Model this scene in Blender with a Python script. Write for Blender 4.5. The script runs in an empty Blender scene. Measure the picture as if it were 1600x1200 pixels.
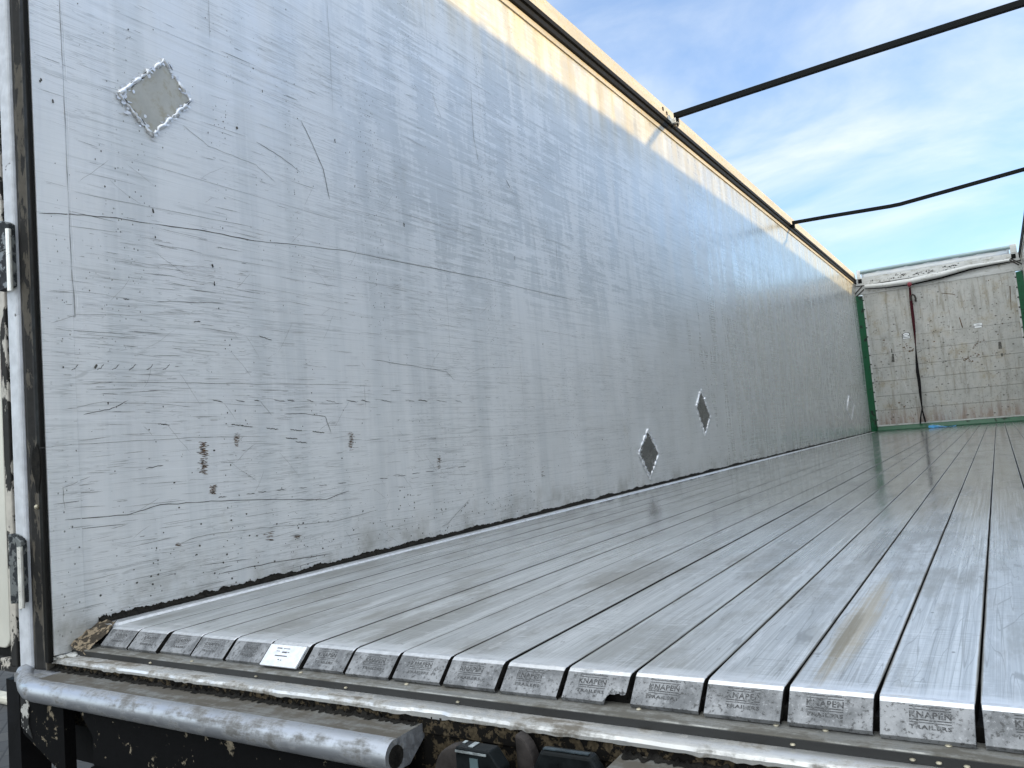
import bpy, bmesh, math, random
from mathutils import Vector, Matrix
random.seed(7)
S = bpy.context.scene
COL = S.collection
R = math.radians

# ------------------------------------------------------------------ camera
CAM = Vector((1.91498, -1.10406, 0.36100))
RIGHT = Vector((0.84601970, 0.52667962, -0.08282050))
FWD = Vector((-0.52196010, 0.84986771, 0.07268100))
UP = Vector((0.10866607, -0.01826056, 0.99391058))
cd = bpy.data.cameras.new('camera')
co = bpy.data.objects.new('camera', cd)
COL.objects.link(co)
co.matrix_world = Matrix((
    (RIGHT.x, UP.x, -FWD.x, CAM.x), (RIGHT.y, UP.y, -FWD.y, CAM.y),
    (RIGHT.z, UP.z, -FWD.z, CAM.z), (0, 0, 0, 1)))
cd.sensor_width = 36
cd.lens = 1224.389 / 1600 * 36
cd.clip_start = 0.02
cd.clip_end = 3000
S.camera = co

# ------------------------------------------------------------------ light
SUN = Vector((1, 0.23, 0.184)).normalized()
EL = math.asin(SUN.z)
AZ = math.atan2(SUN.x, SUN.y)
W = bpy.data.worlds.new('World')
S.world = W
W.use_nodes = True
wt = W.node_tree
wt.nodes.clear()

class G:
    """small node-graph helper"""
    def __init__(s, tree): s.t = tree
    def n(s, typ, **kw):
        nd = s.t.nodes.new(typ)
        for k, v in kw.items(): setattr(nd, k, v)
        return nd
    def l(s, a, b): s.t.links.new(a, b)
    def put(s, sock, v):
        if isinstance(v, bpy.types.NodeSocket): s.l(v, sock)
        elif v is not None: sock.default_value = v
    def math(s, op, a, b=None, c=None, clamp=False):
        nd = s.n('ShaderNodeMath', operation=op, use_clamp=clamp)
        s.put(nd.inputs[0], a); s.put(nd.inputs[1], b); s.put(nd.inputs[2], c)
        return nd.outputs[0]
    def noise(s, vec, scale=1.0, detail=4.0, rough=0.55, dist=0.0):
        nd = s.n('ShaderNodeTexNoise')
        s.put(nd.inputs['Vector'], vec)
        nd.inputs['Scale'].default_value = scale
        nd.inputs['Detail'].default_value = detail
        nd.inputs['Roughness'].default_value = rough
        nd.inputs['Distortion'].default_value = dist
        return nd.outputs['Fac']
    def hair(s, vec, width, detail=2.0, lo=0.0):
        '''thin wandering hairlines: the 0.5 contour of a stretched noise'''
        n = s.noise(vec, 1.0, detail, 0.5, 0.0)
        a = s.math('ABSOLUTE', s.math('SUBTRACT', n, 0.5))
        return s.ramp(a, width, width * 0.3)
    def voro(s, vec, scale, rand=1.0):
        nd = s.n('ShaderNodeTexVoronoi')
        s.put(nd.inputs['Vector'], vec)
        nd.inputs['Scale'].default_value = scale
        nd.inputs['Randomness'].default_value = rand
        return nd.outputs['Distance']
    def ramp(s, fac, a, b, va=0.0, vb=1.0):
        nd = s.n('ShaderNodeMapRange', interpolation_type='SMOOTHSTEP')
        s.put(nd.inputs[0], fac)
        nd.inputs[1].default_value = a; nd.inputs[2].default_value = b
        nd.inputs[3].default_value = va; nd.inputs[4].default_value = vb
        return nd.outputs[0]
    def mix(s, f, a, b, mode='MIX'):
        nd = s.n('ShaderNodeMix', data_type='RGBA', blend_type=mode)
        s.put(nd.inputs[0], f)
        for k, v in ((6, a), (7, b)):
            if isinstance(v, (tuple, list)): v = (v[0], v[1], v[2], 1)
            s.put(nd.inputs[k], v)
        return nd.outputs[2]
    def vec(s, v, scale=(1, 1, 1), loc=(0, 0, 0), rot=(0, 0, 0)):
        nd = s.n('ShaderNodeMapping')
        s.put(nd.inputs[0], v)
        nd.inputs[1].default_value = loc; nd.inputs[2].default_value = rot; nd.inputs[3].default_value = scale
        return nd.outputs[0]
    def xyz(s, v):
        nd = s.n('ShaderNodeSeparateXYZ'); s.l(v, nd.inputs[0]); return nd.outputs
    def comb(s, x, y, z):
        nd = s.n('ShaderNodeCombineXYZ')
        for i, v in enumerate((x, y, z)): s.put(nd.inputs[i], v)
        return nd.outputs[0]

g = G(wt)
tc = g.n('ShaderNodeTexCoord')
d = tc.outputs['Generated']
dx, dy, dz = g.xyz(d)
sky = g.n('ShaderNodeTexSky', sky_type='NISHITA', sun_disc=False)
sky.sun_elevation = EL
sky.sun_rotation = AZ
sky.altitude = 50; sky.air_density = 1.0; sky.dust_density = 0.6; sky.ozone_density = 2.0
den = g.math('ADD', g.math('MAXIMUM', dz, 0.0), 0.16)
pv = g.comb(g.math('DIVIDE', dx, den), g.math('DIVIDE', dy, den), 0.0)
c1 = g.noise(g.vec(pv, (1.0, 1.5, 1), (3.1, 0.4, 0), (0, 0, R(-32))), 1.35, 7, 0.56, 0.5)
c2 = g.noise(g.vec(pv, (0.8, 1.4, 1), (8.1, 2.4, 0), (0, 0, R(-20))), 0.55, 3, 0.5, 0.3)
overhead_fill = g.ramp(dz, 0.58, 0.95, 0.0, 0.42)                 # thicker, brighter cloud overhead, out of view, added to light the walls
behind = g.ramp(dy, 0.1, -0.9, 0.0, 0.30)                 # the same added fill cloud behind the camera
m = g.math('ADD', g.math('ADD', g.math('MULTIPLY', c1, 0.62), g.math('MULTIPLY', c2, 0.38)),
           g.math('MULTIPLY', g.math('ADD', overhead_fill, behind), 0.45))
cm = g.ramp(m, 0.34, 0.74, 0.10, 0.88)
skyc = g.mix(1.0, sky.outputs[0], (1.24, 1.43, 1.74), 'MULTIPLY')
lift = g.math('ADD', g.math('MULTIPLY', g.math('ADD', overhead_fill, behind), 2.9), 1.0)
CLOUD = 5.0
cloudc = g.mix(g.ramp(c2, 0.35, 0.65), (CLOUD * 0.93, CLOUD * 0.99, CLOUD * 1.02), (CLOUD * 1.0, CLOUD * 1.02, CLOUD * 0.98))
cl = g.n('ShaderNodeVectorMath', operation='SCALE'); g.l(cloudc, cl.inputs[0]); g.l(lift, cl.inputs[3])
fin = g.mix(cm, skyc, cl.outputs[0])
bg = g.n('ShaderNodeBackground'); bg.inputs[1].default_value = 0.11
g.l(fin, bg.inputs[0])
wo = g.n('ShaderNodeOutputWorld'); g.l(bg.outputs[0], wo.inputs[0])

sl = bpy.data.lights.new('sun', 'SUN')
sl.energy = 2.1
sl.angle = R(1.2)
sl.color = (1.0, 0.72, 0.30)
so = bpy.data.objects.new('sun', sl)
COL.objects.link(so)
so.rotation_euler = SUN.to_track_quat('Z', 'Y').to_euler()

S.view_settings.view_transform = 'Standard'
S.view_settings.look = 'None'
S.view_settings.gamma = 1
S.view_settings.use_curve_mapping = False
S.view_settings.exposure = 1.15

# ------------------------------------------------------------------ helpers
WID, LEN = 2.48, 13.94
GAP = 0.0030
X0, PITCH = 0.064, 0.112

def ray_hit(px, py, axis, val):
    """a pixel of the photograph -> the point of the plane it shows"""
    dd = RIGHT * ((px - 800) / 1224.389) + FWD - UP * ((py - 600) / 1224.389)
    t = (val - CAM[axis]) / dd[axis]
    return CAM + dd * t

def wall(px, py):
    p = ray_hit(px, py, 0, 0.0)
    return (p.y, p.z)

def front(px, py):
    p = ray_hit(px, py, 1, LEN)
    return (p.x, p.z)

KEEP = []                                       # meshes whose normals are already right
def link(name, bm, mats, parent=None, smooth=False, bevel=0.0, seg=2, angle=35):
    me = bpy.data.meshes.new(name)
    if not any(bm is k for k in KEEP): bmesh.ops.recalc_face_normals(bm, faces=bm.faces)
    bm.to_mesh(me); bm.free()
    for mm in (mats if isinstance(mats, (list, tuple)) else [mats]): me.materials.append(mm)
    ob = bpy.data.objects.new(name, me)
    COL.objects.link(ob)
    if parent: ob.parent = parent
    if smooth:
        for p in me.polygons: p.use_smooth = True
        try: me.set_sharp_from_angle(angle=R(angle))
        except Exception: pass
    if bevel:
        b = ob.modifiers.new('bevel', 'BEVEL'); b.width = bevel; b.segments = seg; b.limit_method = 'ANGLE'
    return ob

def tag(o, label, cat, group=None, kind=None):
    if label: o['label'] = label
    if cat: o['category'] = cat
    if group: o['group'] = group
    if kind: o['kind'] = kind
    return o

def thing(name, label, cat, group=None, loc=(0, 0, 0)):
    o = bpy.data.objects.new(name, None)
    COL.objects.link(o)
    o.empty_display_size = 0.1
    return tag(o, label, cat, group)

def box(bm, x0, x1, y0, y1, z0, z1, mi=0):
    v = [bm.verts.new((x, y, z)) for x in (x0, x1) for y in (y0, y1) for z in (z0, z1)]
    for a in ((0, 1, 3, 2), (4, 6, 7, 5), (0, 4, 5, 1), (2, 3, 7, 6), (0, 2, 6, 4), (1, 5, 7, 3)):
        bm.faces.new([v[i] for i in a]).material_index = mi

def extrude(bm, prof, axis, a, b, mi=0, n=1, cap=True):
    """a closed 2-D profile swept along x (prof = y,z), y (prof = x,z) or z (prof = x,y)"""
    def P(u, v, t):
        return {'x': (t, u, v), 'y': (u, t, v), 'z': (u, v, t)}[axis]
    rings = []
    for i in range(n + 1):
        t = a + (b - a) * i / n
        rings.append([bm.verts.new(P(u, v, t)) for u, v in prof])
    k = len(prof)
    for r0, r1 in zip(rings, rings[1:]):
        for i in range(k):
            bm.faces.new((r0[i], r0[(i + 1) % k], r1[(i + 1) % k], r1[i])).material_index = mi
    if cap:
        bm.faces.new(rings[0][::-1]).material_index = mi
        bm.faces.new(rings[-1]).material_index = mi

def tube(bm, pts, rad, n=12, mi=0, cap=True, sx=1.0):
    pts = [Vector(p) for p in pts]
    rad = rad if isinstance(rad, (list, tuple)) else [rad] * len(pts)
    rings = []
    prev = None
    for i, p in enumerate(pts):
        t = (pts[min(i + 1, len(pts) - 1)] - pts[max(i - 1, 0)]).normalized()
        u = prev if prev is not None else (Vector((0, 0, 1)) if abs(t.z) < 0.9 else Vector((0, 1, 0)))
        a = (u - t * u.dot(t)).normalized()
        prev = a
        b = t.cross(a)
        rings.append([bm.verts.new(p + (a * math.cos(2 * math.pi * k / n) * sx + b * math.sin(2 * math.pi * k / n)) * rad[i]) for k in range(n)])
    for r0, r1 in zip(rings, rings[1:]):
        for k in range(n):
            bm.faces.new((r0[k], r0[(k + 1) % n], r1[(k + 1) % n], r1[k])).material_index = mi
    if cap:
        bm.faces.new(rings[0][::-1]).material_index = mi
        bm.faces.new(rings[-1]).material_index = mi

def ribbon(bm, pts, w, at, mi=0, jit=0.0):
    """thin mark lying on a surface: pts are (u,v), at(u,v) -> point on it"""
    n = len(pts)
    L, Rr = [], []
    for i, (u, v) in enumerate(pts):
        u0, v0 = pts[max(i - 1, 0)]; u1, v1 = pts[min(i + 1, n - 1)]
        tx, ty = u1 - u0, v1 - v0
        q = math.hypot(tx, ty) or 1
        ww = w * (0.25 if i in (0, n - 1) and n > 2 else 1.0) * (1 + random.uniform(-jit, jit)) / 2
        L.append(bm.verts.new(at(u - ty / q * ww, v + tx / q * ww)))
        Rr.append(bm.verts.new(at(u + ty / q * ww, v - tx / q * ww)))
    for i in range(n - 1):
        bm.faces.new((L[i], L[i + 1], Rr[i + 1], Rr[i])).material_index = mi

def blob(bm, u, v, ru, rv, at, mi=0, n=7):
    a0 = random.random() * 6.28
    bm.faces.new([bm.verts.new(at(u + ru * random.uniform(.6, 1.15) * math.cos(a0 + 6.283 * k / n),
                                  v + rv * random.uniform(.6, 1.15) * math.sin(a0 + 6.283 * k / n))) for k in range(n)]).material_index = mi

# ------------------------------------------------------------------ materials
def newmat(name):
    mt = bpy.data.materials.new(name)
    mt.use_nodes = True
    t = mt.node_tree
    b = t.nodes['Principled BSDF']
    return mt, G(t), b

def pos(g): return g.n('ShaderNodeNewGeometry').outputs['Position']

def bump(g, b, h, strength=0.3, dist=0.002, prev=None):
    nd = g.n('ShaderNodeBump')
    nd.inputs['Strength'].default_value = strength
    nd.inputs['Distance'].default_value = dist
    g.l(h, nd.inputs['Height'])
    if prev is not None: g.l(prev, nd.inputs['Normal'])
    g.l(nd.outputs[0], b.inputs['Normal'])
    return nd.outputs[0]

def flat(name, col, rough=0.6, metal=0.0, var=0.25, scale=18, bumpy=0.15, spec=None):
    if spec is None: spec = 0.5 if max(col) > 0.05 else 0.12
    mt, g, b = newmat(name)
    p = pos(g)
    n = g.noise(p, scale, 6, 0.6)
    dark = tuple(c * (1 - var) for c in col); lite = tuple(min(1, c * (1 + var)) for c in col)
    g.put(b.inputs['Base Color'], g.mix(g.ramp(n, 0.3, 0.7), dark, lite))
    g.put(b.inputs['Roughness'], g.ramp(n, 0.3, 0.7, max(0.05, rough - 0.1), min(1, rough + 0.1)))
    b.inputs['Metallic'].default_value = metal
    b.inputs['Specular IOR Level'].default_value = spec
    if bumpy: bump(g, b, g.noise(p, scale * 4, 5, 0.6), bumpy, 0.003)
    return mt

def side_wall_mat(name):
    mt, g, b = newmat(name)
    p = pos(g)
    x, y, z = g.xyz(p)
    streak = g.noise(g.vec(p, (1, 9, 0.55)), 1.0, 6, 0.62)             # vertical wash marks
    fine_v = g.noise(g.vec(p, (1, 55, 1.2), (4, 1, 2)), 1.0, 4, 0.6)
    brush = g.noise(g.vec(p, (1, 0.9, 190), (2, 7, 1)), 1.0, 5, 0.62)  # horizontal brushing
    brush2 = g.noise(g.vec(p, (1, 2.5, 60), (9, 2, 5), (R(3), 0, 0)), 1.0, 5, 0.6)
    big = g.noise(g.vec(p, (1, 0.55, 0.8)), 1.0, 4, 0.55)
    patch = g.noise(g.vec(p, (1, 6, 1.6), (0, 3, 8)), 1.0, 7, 0.68, 0.4)
    ragged = g.math('ADD', patch, g.math('MULTIPLY', g.math('SUBTRACT', brush2, 0.5), 0.55))
    ragged = g.math('ADD', ragged, g.math('MULTIPLY', g.math('SUBTRACT', g.noise(g.vec(p, (1, 3, 320), (5, 5, 5)), 1.0, 3, 0.6), 0.5), 0.30))
    zone = g.math('MULTIPLY', g.ramp(z, 0.75, 1.25), g.ramp(y, 0.4, 1.5))
    col = g.mix(g.ramp(big, 0.3, 0.7), (0.70, 0.712, 0.725), (0.76, 0.765, 0.77))
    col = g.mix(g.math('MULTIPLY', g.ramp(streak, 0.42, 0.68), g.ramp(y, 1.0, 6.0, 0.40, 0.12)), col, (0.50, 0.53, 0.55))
    col = g.mix(g.ramp(y, 2.5, 9.0, 0.0, 0.55), col, (0.50, 0.54, 0.54))  # depth tint paints in the darker, greener reflections of the far end
    col = g.mix(g.math('MULTIPLY', g.math('MULTIPLY', g.ramp(ragged, 0.485, 0.515), zone), g.ramp(y, 2.5, 6.5, 0.55, 0.15)), col, (0.47, 0.495, 0.51))
    col = g.mix(g.math('MULTIPLY', g.ramp(fine_v, 0.55, 0.75), g.ramp(y, 1.0, 5.0, 0.35, 0.22)), col, (0.78, 0.79, 0.80))
    h1 = g.hair(g.vec(p, (1, 1.1, 46), (3, 1, 4), (R(2), 0, 0)), 0.012)
    h2 = g.hair(g.vec(p, (1, 2.3, 90), (8, 2, 1), (R(-3), 0, 0)), 0.014)
    h3 = g.hair(g.vec(p, (1, 5, 60), (1, 6, 9), (R(9), 0, 0)), 0.010)
    hm = g.ramp(g.noise(g.vec(p, (1, 1.6, 2.4), (2, 2, 9)), 1.0, 4, 0.6), 0.40, 0.60)
    col = g.mix(g.math('MULTIPLY', g.math('MULTIPLY', g.math('MAXIMUM', g.math('MAXIMUM', h1, h2), h3), hm), 0.32), col, (0.22, 0.23, 0.23))
    col = g.mix(g.math('MULTIPLY', g.ramp(brush, 0.54, 0.68), 0.28), col, (0.38, 0.40, 0.41))
    col = g.mix(g.math('MULTIPLY', g.ramp(brush2, 0.58, 0.70), 0.35), col, (0.42, 0.44, 0.44))
    col = g.mix(g.math('MULTIPLY', g.ramp(brush2, 0.44, 0.30), 0.45), col, (0.80, 0.81, 0.83))
    # tan run-off stains under the top rail, deepened to paint in golden sunlight; grey-green grime by the floor
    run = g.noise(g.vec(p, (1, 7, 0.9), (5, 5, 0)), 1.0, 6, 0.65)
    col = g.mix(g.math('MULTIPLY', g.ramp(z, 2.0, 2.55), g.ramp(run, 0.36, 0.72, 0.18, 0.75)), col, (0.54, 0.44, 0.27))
    gr = g.noise(g.vec(p, (1, 5, 5)), 1.0, 7, 0.7)
    low = g.ramp(g.math('ADD', z, g.math('MULTIPLY', g.noise(g.vec(p, (1, 9, 1)), 1, 3), 0.16)), 0.26, 0.07)
    col = g.mix(g.math('MULTIPLY', low, g.ramp(gr, 0.42, 0.72, 0.05, 0.7)), col, (0.22, 0.21, 0.17))
    smut = g.noise(g.vec(p, (1, 2.2, 1.6), (7, 7, 7)), 1.0, 8, 0.72)
    col = g.mix(g.math('MULTIPLY', g.ramp(smut, 0.60, 0.80), 0.5), col, (0.36, 0.34, 0.27))
    # pits
    pm = g.ramp(g.noise(g.vec(p, (1, 5, 0.8), (1, 8, 3)), 1.0, 4, 0.6), 0.5, 0.62)
    pit = g.math('MULTIPLY', g.ramp(g.voro(g.vec(p, (1, 70, 55)), 1.0), 0.17, 0.10), pm)
    col = g.mix(g.math('MULTIPLY', pit, 0.85), col, (0.10, 0.10, 0.09))
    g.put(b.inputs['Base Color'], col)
    b.inputs['Metallic'].default_value = 0.55
    far = g.ramp(y, 2.0, 6.5)
    r = g.math('ADD', g.math('MULTIPLY', g.ramp(patch, 0.42, 0.6), -0.10), 0.50)
    r = g.math('ADD', r, g.math('MULTIPLY', g.ramp(brush, 0.4, 0.65), 0.10))
    r = g.math('SUBTRACT', r, g.math('MULTIPLY', far, 0.21))
    g.put(b.inputs['Roughness'], r)
    n1 = bump(g, b, g.noise(g.vec(p, (1, 0.9, 1.3)), 1.2, 3, 0.5), 0.35, 0.02)
    n2 = bump(g, b, brush, 0.10, 0.002, n1)
    bump(g, b, pit, 0.4, -0.002, n2)
    return mt

def plank_mat(name):
    mt, g, b = newmat(name)
    p = pos(g)
    x, y, z = g.xyz(p)
    oi = g.n('ShaderNodeObjectInfo')
    rnd = oi.outputs['Random']
    sh = g.comb(0.0, g.math('MULTIPLY', rnd, 37.0), g.math('MULTIPLY', rnd, 11.0))
    va = g.n('ShaderNodeVectorMath', operation='ADD'); g.l(p, va.inputs[0]); g.l(sh, va.inputs[1])
    q = va.outputs[0]
    streak = g.noise(g.vec(q, (230, 1.6, 1)), 1.0, 5, 0.6)
    wide = g.noise(g.vec(q, (26, 0.5, 1)), 1.0, 5, 0.62)
    cross = g.noise(g.vec(q, (9, 30, 1)), 1.0, 5, 0.65)
    blot = g.noise(g.vec(p, (5, 1.7, 1), (3, 2, 0)), 1.0, 8, 0.7)
    col = g.mix(g.ramp(streak, 0.35, 0.66), (0.56, 0.572, 0.572), (0.80, 0.812, 0.812))
    col = g.mix(g.math('MULTIPLY', g.ramp(wide, 0.40, 0.62), 0.5), col, (0.42, 0.43, 0.43))
    col = g.mix(g.math('MULTIPLY', g.ramp(rnd, 0, 1, 0, 1), 0.22), col, (0.48, 0.50, 0.52))
    col = g.mix(g.math('MULTIPLY', g.ramp(blot, 0.47, 0.66), 0.68), col, (0.25, 0.235, 0.205))
    col = g.mix(g.math('MULTIPLY', g.math('MULTIPLY', g.ramp(cross, 0.62, 0.70), g.ramp(blot, 0.46, 0.6)), 0.6), col, (0.17, 0.165, 0.15))
    wornz = g.noise(g.vec(p, (7, 3, 1), (9, 9, 0)), 1.0, 5, 0.6)
    sc1 = g.noise(g.vec(p, (420, 9, 1), (0, 0, 0), (0, 0, R(7))), 1.0, 3, 0.6)
    sc2 = g.noise(g.vec(p, (16, 300, 1), (4, 0, 0), (0, 0, R(-9))), 1.0, 3, 0.6)
    wornz = g.noise(g.vec(p, (7, 3, 1), (9, 9, 0)), 1.0, 5, 0.6)
    col = g.mix(g.math('MULTIPLY', g.ramp(sc1, 0.56, 0.70), 0.45), col, (0.80, 0.81, 0.82))
    worn2 = g.noise(g.vec(p, (11, 2.2, 1), (2, 6, 0)), 1.0, 9, 0.72)
    col = g.mix(g.math('MULTIPLY', g.ramp(worn2, 0.50, 0.62), 0.5), col, (0.34, 0.335, 0.305))
    col = g.mix(g.math('MULTIPLY', g.ramp(worn2, 0.44, 0.34), 0.6), col, (0.84, 0.85, 0.86))
    f1 = g.hair(g.vec(q, (90, 1.3, 1), (1, 5, 0), (0, 0, R(1))), 0.014, 0.0)
    f2 = g.hair(g.vec(q, (60, 3, 1), (7, 5, 0), (0, 0, R(-8))), 0.010, 0.0)
    f3 = g.hair(g.vec(q, (3, 34, 1), (7, 1, 0), (0, 0, R(6))), 0.010, 0.0)
    col = g.mix(g.math('MULTIPLY', g.math('MAXIMUM', f1, f2), 0.45), col, (0.20, 0.20, 0.195))
    col = g.mix(g.math('MULTIPLY', g.math('MULTIPLY', f3, g.ramp(wornz, 0.45, 0.6)), 0.55), col, (0.85, 0.86, 0.87))
    col = g.mix(g.math('MULTIPLY', g.math('MULTIPLY', g.ramp(sc2, 0.54, 0.66), g.ramp(wornz, 0.42, 0.60)), 0.65), col, (0.28, 0.28, 0.27))
    edge = g.ramp(g.math('ADD', y, g.math('MULTIPLY', g.math('SUBTRACT', cross, 0.5), 0.10)), 0.055, 0.0)
    col = g.mix(g.math('MULTIPLY', edge, 0.8), col, (0.85, 0.86, 0.88))
    ob = g.n('ShaderNodeTexCoord').outputs['Object']
    ox = g.xyz(ob)[0]
    side = g.math('MINIMUM', ox, g.math('SUBTRACT', PITCH - GAP, ox))
    seam = g.ramp(g.math('ADD', side, g.math('MULTIPLY', g.math('SUBTRACT', g.noise(g.vec(q, (40, 3.5, 1)), 1.0, 4, 0.6), 0.5), 0.005)), 0.0034, 0.0008)
    col = g.mix(g.math('MULTIPLY', seam, 0.88), col, (0.035, 0.035, 0.033))
    # the ochre stain on one plank
    def ell(cx, cy, rx, ry):
        ex = g.math('POWER', g.math('DIVIDE', g.math('SUBTRACT', x, cx), rx), 2.0)
        ey = g.math('POWER', g.math('DIVIDE', g.math('SUBTRACT', y, cy), ry), 2.0)
        return g.math('ADD', g.math('ADD', ex, ey), g.math('ADD', g.math('MULTIPLY', g.math('SUBTRACT', cross, 0.5), 1.8), g.math('MULTIPLY', g.math('SUBTRACT', streak, 0.5), 2.6)))
    st = g.ramp(ell(1.672, 0.40, 0.024, 0.34), 1.7, 0.0)
    col = g.mix(g.math('MULTIPLY', st, 0.62), col, (0.50, 0.38, 0.20))
    st2 = g.ramp(ell(1.664, 0.30, 0.012, 0.17), 1.7, 0.1)
    col = g.mix(g.math('MULTIPLY', st2, 0.65), col, (0.22, 0.17, 0.09))
    st3 = g.ramp(ell(1.60, 1.25, 0.03, 0.30), 1.3, 0.4)
    col = g.mix(g.math('MULTIPLY', st3, 0.4), col, (0.16, 0.15, 0.13))
    # crumbs
    pit = g.math('MULTIPLY', g.ramp(g.voro(g.vec(p, (26, 18, 1)), 1.0), 0.085, 0.05), g.ramp(g.noise(p, 3.0, 3), 0.5, 0.62))
    col = g.mix(g.math('MULTIPLY', pit, 0.8), col, (0.06, 0.055, 0.05))
    g.put(b.inputs['Base Color'], col)
    g.put(b.inputs['Metallic'], g.ramp(seam, 0, 1, 0.72, 0.1))
    r = g.math('ADD', g.math('MULTIPLY', g.ramp(streak, 0.35, 0.65), 0.05), 0.085)
    r = g.math('ADD', r, g.math('MULTIPLY', g.ramp(blot, 0.45, 0.65), 0.07))
    r = g.math('ADD', r, g.ramp(y, 3.2, 0.0, 0.0, 0.22))
    r = g.math('ADD', r, g.math('MULTIPLY', seam, 0.4))
    g.put(b.inputs['Roughness'], r)
    n1 = bump(g, b, streak, 0.05, 0.001)
    bump(g, b, cross, 0.04, 0.001, n1)
    return mt

def nose_mat(name):
    mt, g, b = newmat(name)
    p = pos(g)
    n = g.noise(p, 160, 5, 0.7)
    n2 = g.noise(g.vec(p, (30, 30, 12)), 1.0, 5, 0.6)
    col = g.mix(g.ramp(n2, 0.35, 0.65), (0.13, 0.134, 0.14), (0.27, 0.275, 0.285))
    col = g.mix(g.math('MULTIPLY', g.ramp(n, 0.53, 0.64), 0.8), col, (0.04, 0.04, 0.04))
    col = g.mix(g.math('MULTIPLY', g.ramp(n, 0.42, 0.34), 0.5), col, (0.38, 0.385, 0.40))
    g.put(b.inputs['Base Color'], col)
    b.inputs['Metallic'].default_value = 0.35
    b.inputs['Roughness'].default_value = 0.55
    bump(g, b, n, 0.3, 0.001)
    return mt

def chipped(name, paint, under, amount=0.5, scale=14, rough=0.5, metal=0.0, vz=1.0):
    """paint flaking off a darker ground"""
    mt, g, b = newmat(name)
    p = pos(g)
    n = g.noise(g.vec(p, (1, 1, vz)), scale, 9, 0.68, 0.3)
    n2 = g.noise(p, scale * 2.5, 4, 0.6)
    t = 0.72 - amount * 0.45
    f = g.ramp(n, t - 0.012, t + 0.012)
    pc = g.mix(g.ramp(n2, 0.3, 0.7), tuple(c * 0.78 for c in paint), paint)
    uc = g.mix(g.ramp(n2, 0.35, 0.65), tuple(c * 0.5 for c in under), under)
    g.put(b.inputs['Base Color'], g.mix(f, pc, uc))
    g.put(b.inputs['Roughness'], g.ramp(f, 0, 1, rough, 0.85))
    b.inputs['Metallic'].default_value = metal
    if max(paint) < 0.03: b.inputs['Specular IOR Level'].default_value = 0.08
    n1 = bump(g, b, f, 0.6, -0.0015)
    bump(g, b, n2, 0.15, 0.002, n1)
    return mt

def worn_metal(name, col, dirt, amount=0.35, rough=0.35, metal=0.8, along=(1.5, 40, 40)):
    mt, g, b = newmat(name)
    p = pos(g)
    s = g.noise(g.vec(p, along), 1.0, 6, 0.65)
    n = g.noise(p, 26, 8, 0.7)
    s2 = g.noise(g.vec(p, (5, 30, 30), (2, 2, 2)), 1.0, 7, 0.7)
    c = g.mix(g.ramp(s, 0.3, 0.7), tuple(v * 0.78 for v in col), col)
    lo = 0.70 - amount * 0.45
    f = g.ramp(g.math('ADD', g.math('MULTIPLY', n, 0.45), g.math('MULTIPLY', s2, 0.55)), lo, lo + 0.16)
    c = g.mix(g.math('MULTIPLY', f, 0.9), c, dirt)
    g.put(b.inputs['Base Color'], c)
    g.put(b.inputs['Metallic'], g.ramp(f, 0, 1, metal, 0.05))
    g.put(b.inputs['Roughness'], g.ramp(f, 0, 1, rough, 0.85))
    bump(g, b, n, 0.15, 0.003)
    return mt

def board_mat(name):
    mt, g, b = newmat(name)
    p = pos(g)
    x, y, z = g.xyz(p)
    n = g.noise(g.vec(p, (3, 1, 3)), 1.0, 8, 0.7)
    v = g.noise(g.vec(p, (16, 1, 1.6), (3, 3, 3)), 1.0, 6, 0.68)
    f = g.noise(g.vec(p, (22, 1, 26)), 1.0, 5, 0.7)
    col = g.mix(g.ramp(n, 0.3, 0.7), (0.37, 0.365, 0.34), (0.54, 0.535, 0.51))
    col = g.mix(g.math('MULTIPLY', g.ramp(v, 0.46, 0.72), 0.75), col, (0.22, 0.205, 0.165))
    col = g.mix(g.math('MULTIPLY', g.ramp(n, 0.48, 0.70), 0.7), col, (0.27, 0.225, 0.145))
    col = g.mix(g.math('MULTIPLY', g.ramp(f, 0.55, 0.70), 0.75), col, (0.13, 0.12, 0.10))
    low = g.ramp(z, 0.45, 0.10)
    col = g.mix(g.math('MULTIPLY', low, g.ramp(v, 0.3, 0.65, 0, 0.6)), col, (0.22, 0.12, 0.09))
    spot = g.math('MULTIPLY', g.ramp(g.voro(g.vec(p, (11, 1, 14)), 1.0), 0.20, 0.12), g.ramp(g.noise(p, 2.5, 3), 0.45, 0.6))
    col = g.mix(g.math('MULTIPLY', spot, 0.8), col, (0.07, 0.065, 0.06))
    g.put(b.inputs['Base Color'], col)
    b.inputs['Roughness'].default_value = 0.6
    b.inputs['Metallic'].default_value = 0.1
    bump(g, b, n, 0.2, 0.01)
    return mt

def paver_mat(name):
    mt, g, b = newmat(name)
    p = pos(g)
    br = g.n('ShaderNodeTexBrick')
    g.l(g.vec(p, (1, 1, 1), (0, 0, 0), (0, 0, R(35))), br.inputs['Vector'])
    br.inputs['Scale'].default_value = 1.0
    br.inputs['Brick Width'].default_value = 0.21; br.inputs['Row Height'].default_value = 0.105
    br.inputs['Mortar Size'].default_value = 0.006
    br.inputs['Color1'].default_value = (0.050, 0.048, 0.045, 1); br.inputs['Color2'].default_value = (0.032, 0.032, 0.032, 1)
    br.inputs['Mortar'].default_value = (0.008, 0.008, 0.008, 1)
    n = g.noise(p, 6, 6, 0.65)
    g.put(b.inputs['Base Color'], g.mix(g.ramp(n, 0.3, 0.75, 0, 0.6), br.outputs[0], (0.025, 0.025, 0.025)))
    b.inputs['Roughness'].default_value = 0.85
    bump(g, b, br.outputs['Fac'], 0.5, -0.006)
    return mt

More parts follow.
